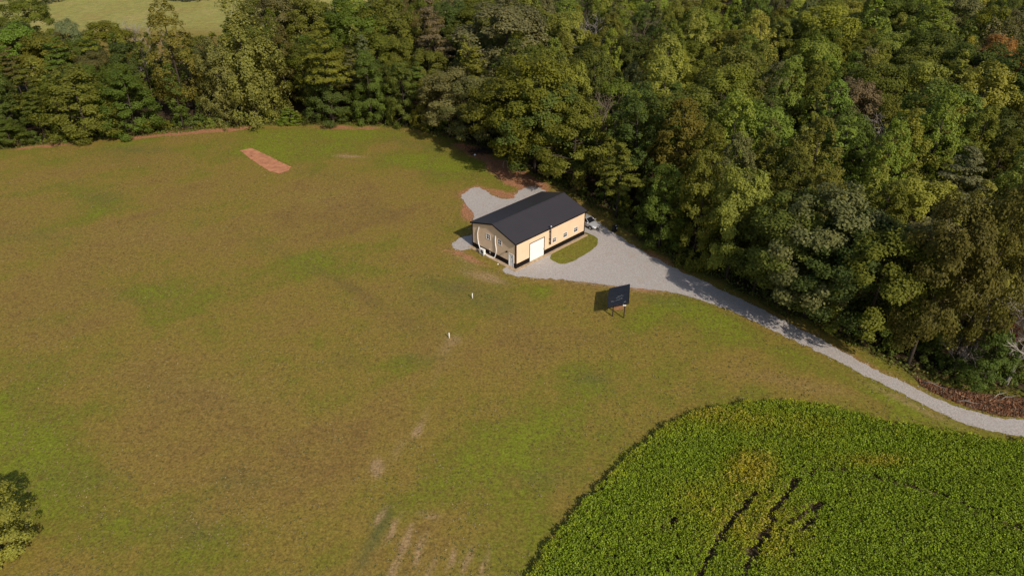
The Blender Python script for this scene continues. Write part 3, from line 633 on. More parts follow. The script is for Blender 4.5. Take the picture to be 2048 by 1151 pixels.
def leaves_from_clumps(name, cl, per, size, g, flat=.75, droop=0., axis=None, mat=None):
    """cl rows: x y z radius; per leaves per unit radius^2"""
    out = []; zc = .45*max(c[2] for c in cl)
    for x, y, z, r in cl:
        k = max(14, int(per*r*r)); d = unit(g.normal(size=(k, 3))); o_ = np.array([x, y, 0.]); on = np.linalg.norm(o_)
        bias = np.array([x/(on+.3), y/(on+.3), .75]); d = unit(d+bias*.55)
        rad = r*np.power(g.uniform(.25, 1, (k, 1)), .45)*(1+.25*g.normal(size=(k, 1))*.5)
        p = np.array([x, y, z])+d*rad*np.array([1, 1, flat])
        co_ = unit(np.array([[x, y, (z-zc)*.55]])+np.zeros((k, 3))); nrm = unit(d*.60+co_*.55+g.normal(size=(k, 3))*.36+np.array([0, 0, .22]))
        t = unit(np.cross(nrm, g.normal(size=(k, 3)))+np.array([0, 0, -droop])); t = unit(t-nrm*np.sum(t*nrm, 1, keepdims=True)); w = np.cross(nrm, t)
        s = size*g.uniform(.65, 1.35, (k, 1)); cv = g.uniform()
        col = np.stack([np.clip(.26+.48*g.uniform(size=k)+.14*(cv-.5)*1.6, 0, 1), np.clip(g.uniform()*.6+.42*g.uniform(size=k), 0, 1), np.full(k, g.uniform())*.66+.34*g.uniform(size=k)], 1)
        out.append((p, t*s*.62, w*s*.40, col))
    P, U, W_, K = (np.concatenate([o[i] for o in out]) for i in range(4))
    return quads_mesh(name, P, U, W_, K, mat or M['leaf'])
def trunk_mesh(name, h, r, targets, g, mat, lean=0., n=7):
    mb = MB(); pts = []; off = np.cumsum(g.normal(size=(7, 2))*.06*h/18*2, 0)
    for i in range(7):
        t = i/6; pts.append((off[i, 0]*t, off[i, 1]*t, h*t-.4*(i == 0)))
    mb.tube(pts, [r*(1.35 if i == 0 else 1-.13*i) for i in range(7)], n)
    for (x, y, z) in targets:
        zb = max(h*.18, min(z-.25*math.hypot(x, y)-h*.04, h*.93)); t = zb/h*6; i = min(5, int(t)); q = t-i
        b = [pts[i][k]*(1-q)+pts[i+1][k]*q for k in range(3)]; m_ = [(b[0]+x)/2+g.normal()*.2, (b[1]+y)/2+g.normal()*.2, (b[2]*.35+z*.65)]
        rr = r*(1-.8*zb/h)*.5; mb.tube([b, m_, (x, y, z)], [rr, rr*.65, rr*.2], 5)
    o = mb.mesh(name); o.materials.append(mat); o.polygons.foreach_set('use_smooth', [True]*len(o.polygons)); return o
def clumps(kind, h, g):
    L = []
    if kind == 'oak':
        Rr = .30*h; base = .16*h
        for k in range(92):
            t = g.uniform(0, 1)**.8; a = g.uniform(0, 2*math.pi); prof = math.sin(math.pi*min(1, .16+.80*t))**.62 if t < .97 else .35
            lob = 1+.20*math.sin(a*3+g.integers(0, 2)*.4+t*4)+g.normal()*.06
            rr = Rr*prof*lob*(g.uniform(.72, 1.0) if g.uniform() < .85 else g.uniform(.2, .7)); r = g.uniform(.045, .085)*h
            L.append((rr*math.cos(a), rr*math.sin(a), base+(h-base)*t*.955-r*.2, r))
    elif kind == 'skirt':     # edge tree, foliage down to the ground on all sides
        Rr = .30*h; base = .03*h
        for k in range(112):
            t = g.uniform(0, 1)**.9; a = g.uniform(0, 2*math.pi); prof = min(1, .72+.9*t)*(1-max(0, t-.30)/.74)**.55
            lob = 1+.18*math.sin(a*3+t*5)+g.normal()*.06
            rr = Rr*prof*lob*(g.uniform(.74, 1.02) if g.uniform() < .88 else g.uniform(.2, .7)); r = g.uniform(.042, .080)*h*(1-.2*t)
            L.append((rr*math.cos(a), rr*math.sin(a), max(r*.5, base+(h-base)*t*.965-r*.2), r))
    elif kind == 'poplar':
        Rr = .215*h; base = .12*h; tips = [(g.uniform(-.5, .5)*Rr, g.uniform(-.5, .5)*Rr) for _ in range(3)]
        for k in range(150):
            t = g.uniform(0, 1)**.9; a = g.uniform(0, 2*math.pi); prof = min(1, .5+1.6*t)*(1-max(0, t-.35)/.68)**.62
            rr = Rr*prof*(1+.14*math.sin(a*4+t*7))*(g.uniform(.75, 1.04) if g.uniform() < .85 else g.uniform(.1, .7)); r = g.uniform(.032, .060)*h*(1-.45*t)
            L.append((rr*math.cos(a), rr*math.sin(a), base+(h-base)*t*.985-r*.3, r))
    elif kind == 'slim':
        Rr = .13*h; base = .2*h
        for k in range(70):
            t = g.uniform(0, 1); a = g.uniform(0, 2*math.pi); prof = min(1, .45+1.8*t)*(1-max(0, t-.4)/.62)**.6
            rr = Rr*prof*g.uniform(.55, 1.1); r = g.uniform(.028, .05)*h*(1-.35*t); L.append((rr*math.cos(a), rr*math.sin(a), base+(h-base)*t*.98, r))
    elif kind == 'pine':
        for lev in range(9):
            t = .42+.56*lev/8; nb = 6-lev//2
            for b in range(nb):
                a = g.uniform(0, 2*math.pi); Lb = .24*h*(1-(t-.42)/.70)*g.uniform(.7, 1.15)
                for q in (.45, .75, 1.0): L.append((Lb*q*math.cos(a)+g.normal()*.2, Lb*q*math.sin(a)+g.normal()*.2, t*h+Lb*q*.12+g.normal()*.15, g.uniform(.034, .055)*h*(1.1-.3*q)))
    elif kind == 'cedar':
        Rr = .17*h
        for k in range(115):
            t = g.uniform(0, 1)**1.25; a = g.uniform(0, 2*math.pi); rr = Rr*(1-t)**.75*(g.uniform(.75, 1.08)); r = g.uniform(.030, .055)*h*(1-.5*t)
            L.append((rr*math.cos(a), rr*math.sin(a), .05*h+.94*h*t, r))
    elif kind == 'vine':      # tall trunk group hung with creeper, foliage falls to the ground in curtains
        cols = [(g.uniform(-.2, .2)*h, g.uniform(-.12, .12)*h, g.uniform(.66, 1.0)) for _ in range(7)]+[(0, 0, 1.0), (.03*h, -.02*h, .97)]
        for (cx, cy, ht) in cols:
            for k in range(22):
                t = g.uniform(0.04, 1)*ht; a = g.uniform(0, 2*math.pi); rr = (.035+.075*(1-t)**.6)*h; r = g.uniform(.030, .052)*h
                L.append((cx+rr*math.cos(a), cy+rr*math.sin(a), t*h-r*.6, r))
    elif kind == 'bush':
        for k in range(30):
            a = g.uniform(0, 2*math.pi); t = g.uniform(0, 1); rr = .62*h*math.sqrt(g.uniform(0.05, 1))*math.sqrt(max(.1, 1-t*t*.9)); r = g.uniform(.12, .23)*h
            L.append((rr*math.cos(a), rr*math.sin(a), max(r*.4, t*(h-r)), r))
    return L
KINDS = {'oak': (18., .180, 125, .80, 0), 'skirt': (15., .165, 150, .85, .1), 'poplar': (20., .170, 155, 1.15, .3), 'slim': (17., .22, 80, 1., .3), 'pine': (20., .20, 105, .42, 0), 'cedar': (11., .15, 190, .9, .3), 'vine': (21., .20, 92, 1.35, .9), 'bush': (3.2, .17, 130, .8, .3)}
PROTO = {}
for kd, (h, size, per, flat, droop) in KINDS.items():
    PROTO[kd] = []
    for s in range({'oak': 6, 'skirt': 5, 'poplar': 5, 'slim': 3, 'pine': 3, 'cedar': 2, 'vine': 2, 'bush': 4}[kd]):
        g = np.random.default_rng(100*len(PROTO)+s); cl = clumps(kd, h, g)
        crown = leaves_from_clumps('crown', cl, per, size*1.5, g, flat, droop)
        tg = [c[:3] for c in cl]; g.shuffle(tg); k = 5 if kd == 'bush' else 16
        trunk = trunk_mesh('trunk', h*(.5 if kd == 'bush' else .86), {'bush': .05, 'cedar': .14, 'slim': .16, 'vine': .3}.get(kd, .24), tg[:k], g, M['bark'])
        PROTO[kd].append((crown, trunk, h))
def bare_mesh(name, h, spread, g, mat, twig=4, first=.25):
    mb = MB()
    def grow(p, d, L, r, lev):
        n_ = 3; pts = [p]; q = p
        for i in range(n_):
            d = (d+Vector(g.normal(size=3))*.14+Vector((0, 0, .04))).normalized(); q = q+d*L/n_; pts.append(q)
        mb.tube(pts, [r*(1-.5*i/n_) for i in range(n_+1)], 5 if lev < 2 else 3, False)
        if lev >= twig: return
        for k in range(4 if lev == 0 else 3):
            t = g.uniform(.4, 1.); i = min(n_-1, int(t*n_)); b = pts[i].lerp(pts[i+1], t*n_-i)
            side = Vector(g.normal(size=3)); side = (side-d*side.dot(d)).normalized()
            grow(b, (d*.75+side*spread).normalized(), L*g.uniform(.55, .75), r*.62, lev+1)
    base = Vector((0, 0, -.3)); trunk_top = Vector((0, 0, h*first))
    mb.tube([base, trunk_top*.5+Vector((.05, .05, 0)), trunk_top], [h*.018, h*.015, h*.013], 7, False)
    for k in range(4):
        a = k*math.pi/2+g.uniform(-.4, .4); grow(trunk_top*g.uniform(.8, 1.), Vector((math.cos(a)*spread, math.sin(a)*spread, 1.)).normalized(), h*.33, h*.0095, 1)
    grow(trunk_top, Vector((0, 0, 1)), h*.36, h*.011, 0)
    m = mb.mesh(name); m.materials.append(mat); return m
BARE = [bare_mesh('branches', 12., .8, np.random.default_rng(50+i), mt) for i, mt in enumerate((M['greybark'], M['twig'], M['greybark']))]

# ------------------------------------------------------------------ trees
PAL = {'olive': (.164, .170, .024), 'mid green': (.122, .152, .025), 'dark green': (.088, .108, .022), 'yellow-green': (.275, .280, .044), 'bright green': (.205, .252, .036),
       'grey-green': (.178, .176, .062), 'bronze': (.160, .136, .040), 'brownish': (.190, .146, .066), 'orange': (.34, .175, .052), 'pale green': (.24, .255, .105), 'golden': (.195, .174, .030), 'dull golden': (.116, .112, .024),
       'dark red': (.17, .026, .020), 'pale olive': (.225, .218, .050)}
COUNT = 0; TREES = []
def tree(kind, x, y, h, wid=1., col='olive', label=None, group=None, jit=.17, var=None, rz=None, cat='tree', name=None):
    global COUNT; COUNT += 1
    i = (var if var is not None else int(rng.integers(0, 99))) % len(PROTO[kind]); crown, trunk, ph = PROTO[kind][i]; s = h/ph
    o = empty(name or {'bush': 'bush', 'pine': 'pine_tree', 'cedar': 'cedar_tree', 'vine': 'vine_covered_tree', 'poplar': 'conical_tree', 'slim': 'slim_tree'}.get(kind, 'broadleaf_tree'), (x, y, 0), rng.uniform(0, 6.28) if rz is None else rz, (s*wid, s*wid, s))
    c = bpy.data.objects.new('crown' if kind != 'bush' else 'foliage', crown); t = bpy.data.objects.new('trunk' if kind != 'bush' else 'stem', trunk)
    for q in (c, t): C.objects.link(q); q.parent = o
    k = 1+rng.normal()*jit; b = PAL[col]; c.color = (b[0]*k*(1+rng.normal()*.06), b[1]*k, b[2]*k*(1+rng.normal()*.1), 1)
    tag(o, label, cat, group); TREES.append((x, y, h, wid*s*ph*.22)); return o
def bare(i, x, y, h, label, group=None, rz=None):
    o = empty('bare_tree', (x, y, 0), rng.uniform(0, 6.28) if rz is None else rz, h/12.); b = bpy.data.objects.new('branches', BARE[i]); C.objects.link(b); b.parent = o; tag(o, label, 'tree', group); TREES.append((x, y, h, 1.2))
def at(px, py, h, **k): x, y = G(px, py, h); return x, y
# trees that can be told apart: (kind, x of top, y of top, height, width, colour, label)
# (kind, column of the top, row of the top, height in m or row of the foot, crown width in photo pixels, colour, label, variant)
NAMED = [
 ('vine', 485, -15, 243, 150, 'pale olive', 'tall tree hung to the ground with pale yellow-green creeper at the lawn edge', 0),
 ('vine', 432, 70, 246, 105, 'pale olive', 'lower creeper-hung tree leaning against the tall creeper-hung one', 1),
 ('poplar', 343, 0, 228, 118, 'golden', 'pointed golden-green tree rising in front of the far meadow', 1),
 ('skirt', 150, 125, 279, 165, 'olive', 'broad low olive tree at the lawn edge next to the golden pointed tree', 2),
 ('skirt', 252, 138, 268, 130, 'mid green', 'dense dome-shaped green tree at the lawn edge between the low olive tree and the creeper', 3),
 ('oak', 125, 40, 14, 66, 'pale green', 'small whitish-green tree standing before the far meadow', 0),
 ('oak', 22, 48, 17, 120, 'bright green', 'fresh green rounded tree at the end of the tree line by the far meadow', 4),
 ('oak', 40, -5, 17, 110, 'olive', 'tall olive tree before the meadow, behind the fresh green rounded tree', 2),
 ('oak', 205, 42, 15, 120, 'olive', 'wide olive tree next to the bare grey tree before the meadow', 1),
 ('skirt', 655, 128, 249, 112, 'dark green', 'dark green tree in two tiers at the lawn edge beside the creeper-hung trees', 0),
 ('skirt', 735, 98, 249, 92, 'mid green', 'narrow leafy green tree in the lawn edge row near the dark two-tier tree', 1),
 ('skirt', 805, 118, 252, 95, 'mid green', 'rounded green tree at the lawn edge beside the overhanging grey-green oak', 2),
 ('pine', 640, 50, 21, 105, 'olive', 'layered pine with flat olive plumes behind the lawn edge row', 0),
 ('pine', 862, 5, 21, 95, 'brownish', 'half-dead pine with pinkish brown twigs deep in the wood', 1),
 ('oak', 895, 135, 276, 140, 'grey-green', 'grey-green oak overhanging the lawn corner near the white ball', 1),
 ('oak', 955, 150, 296, 140, 'grey-green', 'grey-green oak over the red soil corner, close to the brush pile', 3),
 ('oak', 1010, 5, 22, 215, 'grey-green', 'great spreading grey-green oak crown behind the lawn corner', 0),
 ('oak', 1072, 108, 346, 205, 'olive', 'tall full olive tree behind the workshop, crown reaching low', 4),
 ('oak', 1008, 150, 320, 175, 'olive', 'olive tree leaning over the red soil by the pale wooden frame', 2),
 ('oak', 1098, 165, 368, 200, 'mid green', 'green tree over the back gravel behind the workshop', 5),
 ('oak', 1150, 200, 380, 160, 'olive', 'olive tree right behind the workshop roof', 3),
 ('oak', 1145, 118, 18, 95, 'yellow-green', 'small yellow-green crown behind the full olive tree', 5),
 ('pine', 1240, 285, 436, 110, 'olive', 'feathery layered olive tree above the parked car', 2),
 ('poplar', 1338, 70, 22, 125, 'yellow-green', 'large bright yellow-green tree with a domed top in the wood', 0),
 ('poplar', 1225, 60, 19, 62, 'yellow-green', 'narrow bright yellow-green spire in the wood', 2),
 ('poplar', 1130, 0, 19, 95, 'bright green', 'pointed bright green tree beside the great grey-green oak', 3),
 ('poplar', 1592, 115, 20, 115, 'bright green', 'bright green pyramidal tree standing over the brown oak', 1),
 ('oak', 1722, 158, 17, 135, 'brownish', 'dull brown oak with grey dead twigs amid green trees', 2),
 ('oak', 2014, 72, 19, 120, 'orange', 'orange autumn tree in the green wood', 1),
 ('poplar', 1880, 0, 20, 150, 'bright green', 'tall bright green tree with upright shoots far in the wood', 4),
 ('oak', 1660, 10, 20, 150, 'yellow-green', 'broad yellow-green tree far in the wood', 3),
 ('oak', 1480, 95, 18, 140, 'golden', 'round golden-green crown between two bright pyramidal trees', 4),
 ('oak', 1380, 180, 18, 165, 'olive', 'wide olive crown below the domed yellow-green tree', 1),
 ('poplar', 1650, 240, 19, 150, 'olive', 'large tiered olive tree below the brown oak', 2),
 ('poplar', 1800, 240, 19, 120, 'bright green', 'tall green tree with a ragged point above the drive', 0),
 ('poplar', 1905, 185, 20, 120, 'bright green', 'bright green tree with bare lower trunk beside the ragged pointed tree', 3),
 ('oak', 1990, 125, 20, 160, 'yellow-green', 'big yellow-green tree in front of the orange one', 5),
 ('oak', 1650, 375, 655, 245, 'grey-green', 'grey-green crown on the wood edge over the drive', 3),
 ('oak', 1768, 450, 712, 240, 'olive', 'big rounded olive tree leaning over the bend of the drive', 0),
 ('oak', 1890, 385, 735, 190, 'dull golden', 'golden-brown spreading tree above the dark hollow by the drive', 2),
 ('oak', 1995, 350, 735, 170, 'dull golden', 'mottled golden tree behind the bare grey tree', 4),
 ('skirt', 1990, 660, 785, 130, 'mid green', 'low bright bushy tree beside the heap of dead brush', 1),
 ('oak', 1478, 325, 574, 150, 'yellow-green', 'slender yellowish tree on the wood edge by the drive', 5),
 ('skirt', 1330, 325, 500, 130, 'mid green', 'green conical tree at the wood edge near the black bin', 2),
 ('skirt', 1405, 290, 532, 130, 'olive', 'tall olive tree at the wood edge where the drive narrows', 3),
 ('slim', 1530, 400, 604, 95, 'olive', 'slim olive tree hanging over the shaded part of the drive', 0),
 ('oak', 1585, 385, 628, 235, 'mid green', 'green tree with an overhanging crown above the shaded part of the drive', 2),
 ('oak', 1706, 430, 684, 235, 'dark green', 'dark green tree crowding the big rounded olive tree by the drive', 1),
 ('skirt', -70, 980, 7.6, 190, 'yellow-green', 'lone yellow-green tree standing on the open lawn', 3),
 ('oak', 560, -12, 19, 130, 'bronze', 'bronze-brown tree behind the tall creeper-hung tree', 2),
 ('oak', 615, -5, 19, 120, 'olive', 'olive tree beside the bronze-brown one at the far meadow end', 4),
 ('oak', 700, 0, 20, 140, 'mid green', 'green tree behind the layered olive pine', 1),
 ('oak', 770, -5, 20, 130, 'olive', 'olive crown between the layered pine and the half-dead pine', 3),
 ('skirt', 12, 240, 292, 90, 'mid green', 'low leafy tree at the very end of the lawn edge', 0),
 ('cedar', 578, 215, 251, 60, 'bright green', 'small green shrub-like cedar at the lawn edge foot of the creeper', 0),
]
DIA = {'oak': .70, 'skirt': .72, 'poplar': .50, 'slim': .34, 'pine': .55, 'cedar': .42, 'vine': .56, 'bush': 1.4}
for (kd, px, py, hb, wpx, cl, lb, vr) in NAMED:
    if hb > 40:
        row = hb
        for _t in range(30):                       # the foot row, pushed back until the foot stands inside the wood edge
            y = G(px, row)[1]; lo, hi = .5, 45.
            for _ in range(40):
                h = (lo+hi)/2; lo, hi = (h, hi) if PX(0, y, h)[1] > py else (lo, h)
            x = (px-1024)/F*(y*cP-(h*.6-H)*sP)
            if inpoly(np.array([x]), np.array([y]), WOOD)[0] and float(dline(np.array([x]), np.array([y]), EDGE)[0]) > .7: break
            row -= 1.5
    else: h = hb; x, y = G(px, py, h*.98)
    wd = wpx*math.hypot(y, H-h/2)/F/(DIA[kd]*h)
    print('named', kd, px, 'h %.1f wid %.2f foot %.0f' % (h, wd, PX(x, y)[1]))
    tree(kd, x, y, h, wd, cl, lb, 'trees told apart by their look', jit=.04, var=vr)
for i, px, py, h, lb in ((0, 262, 18, 16, 'bare grey dead tree before the far meadow'), (2, 305, 110, 172, 'bare grey branches low among the trees below the bare grey tree'), (1, 1198, 165, 345, 'leafless brown tree behind the workshop'), (0, 1188, 0, 20, 'leafless grey tree beside the bright green pointed tree'),
                         (0, 2012, 550, 766, 'bare grey dead tree over the heap of dead brush'), (2, 2052, 610, 785, 'second bare grey tree leaning by the heap of brush'), (2, 1775, 215, 15, 'bare grey branches beside the brown oak'), (1, 1310, 20, 19, 'thin leafless brown tree behind the domed tree'), (2, 1905, 655, 742, 'thin leaning bare pole in the dark hollow by the drive')):
    if h > 40:
        x, y = G(px, h); lo, hi = .5, 45.
        for _ in range(40):
            m_ = (lo+hi)/2; lo, hi = (m_, hi) if PX(x, y, m_)[1] > py else (lo, m_)
        h = lo
    else: x, y = G(px, py, h)
    bare(i, x, y, h, lb, 'bare trees')
x, y = G(2012, 690, 0); tree('bush', x, y, 3.0, .6, 'dark red', 'dark red leafy shrub below the bare grey tree', 'shrubs', jit=.02, var=1, cat='shrub')

# the rest of the wood: sampled stand by stand
def zone(x, y):
    d = float(dline(np.array([x]), np.array([y]), EDGE)[0])
    if x < -4 and y > 120:
        return ('in the front row along the far lawn edge' if d < 9 else 'in the wood behind the far lawn edge row')
    if x < 24: return ('on the wood edge behind the workshop' if d < 10 else 'in the wood behind the workshop')
    return ('on the wood edge along the gravel drive' if d < 10 else 'deep in the wood across the gravel drive')
SHAPE = {'oak': 'round-crowned tree', 'skirt': 'bushy tree', 'poplar': 'pointed tree', 'slim': 'slim young tree', 'pine': 'layered pine', 'cedar': 'dense little cedar'}
PEND = []
LANDPX = {(485, -15): 'the tall creeper-hung tree', (343, 0): 'the golden pointed tree', (150, 125): 'the broad low olive tree', (22, 48): 'the fresh green rounded tree', (640, 50): 'the layered olive pine', (862, 5): 'the half-dead pine', (735, 98): 'the narrow leafy tree',
          (895, 135): 'the overhanging grey-green oak', (1010, 5): 'the great grey-green oak', (1150, 200): 'the workshop', (1145, 118): 'the small yellow-green crown', (1240, 285): 'the parked car', (1338, 70): 'the domed yellow-green tree', (1225, 60): 'the narrow yellow-green spire',
          (1592, 115): 'the bright green pyramidal tree', (1722, 158): 'the dull brown oak', (2014, 72): 'the orange autumn tree', (1880, 0): 'the tree with upright shoots', (1660, 10): 'the broad yellow-green tree', (1480, 95): 'the round golden-green crown', (1380, 180): 'the wide olive crown',
          (1650, 240): 'the tiered olive tree', (1800, 240): 'the ragged pointed tree', (1765, 450): 'the big rounded olive tree', (1890, 385): 'the golden-brown spreading tree', (1478, 325): 'the slender yellowish tree', (1330, 325): 'the black bin', (1650, 375): 'the grey-green drive-side crown', (1995, 350): 'the mottled golden tree', (1990, 660): 'the dead brush heap'}
LAND = []
for (kd, px, py, hb, *_r) in NAMED:
    k_ = [v for (a, b), v in LANDPX.items() if abs(a-px) < 6 and abs(b-py) < 6]
    if k_: q_ = G(px, hb) if hb > 40 else G(px, py, hb*.98); LAND.append((q_[0], q_[1], k_[0]))
def label_pending():
    D = {}
    for (o, x, y, what, where) in PEND:
        d, nm = min((math.hypot(x-a, y-b), nm) for a, b, nm in LAND); D.setdefault((what, where, nm), []).append((d, o))
    for (what, where, nm), L in D.items():
        L.sort(key=lambda q: q[0])
        for k, (d, o) in enumerate(L):
            o['label'] = f"{what} {where} {('closest to' if len(L) > 1 else 'near', 'second closest to', 'farther off from')[min(k, 2)]} {nm}"
            o['group'] = f"{what}s {where}"
def fill():
    g = np.random.default_rng(21); n = 0; tries = 0
    occ = [(t[0], t[1], max(2.2, t[3])) for t in TREES]
    cols_r = ['olive', 'olive', 'olive', 'mid green', 'mid green', 'yellow-green', 'yellow-green', 'bright green', 'bright green', 'grey-green', 'dark green', 'golden']
    cols_l = ['olive', 'olive', 'mid green', 'mid green', 'dark green', 'grey-green', 'olive', 'yellow-green', 'bronze']
    while tries < 26000:
        tries += 1
        x, y = g.uniform(-130, 150), g.uniform(48, 218)
        if not inpoly(np.array([x]), np.array([y]), WOOD)[0]: continue
        d = float(dline(np.array([x]), np.array([y]), EDGE)[0])
        if d < 2.0: continue
        edge = d < 9; left = x < -4 and y > 118
        if left: h = g.uniform(10, 14) if edge else g.uniform(12.5, 18)
        else: h = g.uniform(9, 14) if d < 6 else g.uniform(14.5, 20.5)
        kd = g.choice(['oak', 'poplar', 'slim', 'pine', 'cedar'], p=[.48, .39, .06, .04, .03] if not left else [.70, .08, .08, .10, .04])
        if edge and kd == 'oak': kd = 'skirt'
        if kd == 'cedar': h = g.uniform(6, 10)
        tx, ty = PX(x, y, h)
        if left and ((80 < tx < 318) or (378 < tx < 450)) and ty < 62: continue
        if left and tx < 460 and y > 172: continue
        bx, by = PX(x, y, 0)
        if tx < -70 or tx > 2048+110 or (ty > 1200) or by < -40: continue
        if ty < -110 or y > 225: continue
        near = y < 95
        rr = {'oak': .215, 'skirt': .21, 'poplar': .165, 'slim': .14, 'pine': .17, 'cedar': .2}[kd]*h*(1.0 if not edge else .85)
        if any((x-a)**2+(y-b)**2 < (1.0*(rr+r))**2 for a, b, r in occ): continue
        occ.append((x, y, rr)); cl = str(g.choice(cols_l if left else (['olive', 'mid green', 'dark green', 'mid green', 'dark green'] if edge else cols_r))); zn = zone(x, y)
        if kd == 'pine' and cl in ('yellow-green', 'bright green', 'golden'): cl = 'grey-green'
        if kd == 'cedar': cl = 'dark green'
        o_ = tree(str(kd), x, y, h, g.uniform(1.05, 1.3), cl, None, f'{cl} {SHAPE[str(kd)]}s {zn}'); PEND.append((o_, x, y, f'{cl} {SHAPE[str(kd)]}', 'in the wood' if d > 9 else 'on the wood edge')); n += 1
    print('filled trees', n)
fill()
# low trees and a dark hedge at the far side of the meadow
for px, py, h, wd in ((70, 12, 7, 1.3), (92, 9, 6, 1.5), (118, 4, 6, 1.4), (352, 3, 6, 1.5), (375, 4, 5.5, 1.5), (400, 3, 6, 1.5), (425, 0, 6, 1.4), (150, -6, 7, 1.4), (20, 2, 9, 1.3)):
    x, y = G(px, py, 0); tree('oak', x, y, h, wd, 'dark green', 'low dark tree on the far side of the meadow', 'trees beyond the meadow')
# shrubs along the foot of the wood
def shrubs():
    g = np.random.default_rng(5); P = EDGE; n = 0
    for i in range(1, len(P)-3):
        a, b = Vector(P[i]), Vector(P[i+1]); L = (b-a).length; t = (b-a).normalized(); nrm = Vector((-t.y, t.x))
        k = max(1, int(L/1.6))
        for j in range(k):
            q = a+t*(L*(j+g.uniform(0, 1))/k); dd = g.uniform(.8, 4.5) if a.y > 84 or j % 2 else g.uniform(3, 12); q = q+nrm*dd
            px, py = PX(q.x, q.y)
            if px < -60 or px > 2200: continue
            dark_corner = 900 < px < 1090 and py < 400
            if dark_corner and g.uniform() < .75: continue
            h = min(4.2, g.uniform(1.0, 2.0)+dd*.32); cl = str(g.choice(['olive', 'mid green', 'mid green', 'dark green', 'bright green', 'bronze'], p=[.25, .25, .2, .17, .09, .04]))
            zn = {True: 'along the gravel drive', False: 'behind the workshop'}[px > 1260] if px > 1050 else 'along the far lawn edge'
            o_ = tree('bush', q.x, q.y, h, g.uniform(.8, 1.25), cl, None, f'{cl} shrubs {zn}', cat='shrub'); PEND.append((o_, q.x, q.y, f'{cl} shrub', 'at the wood edge')); n += 1
    print('shrubs', n)
shrubs()
label_pending()

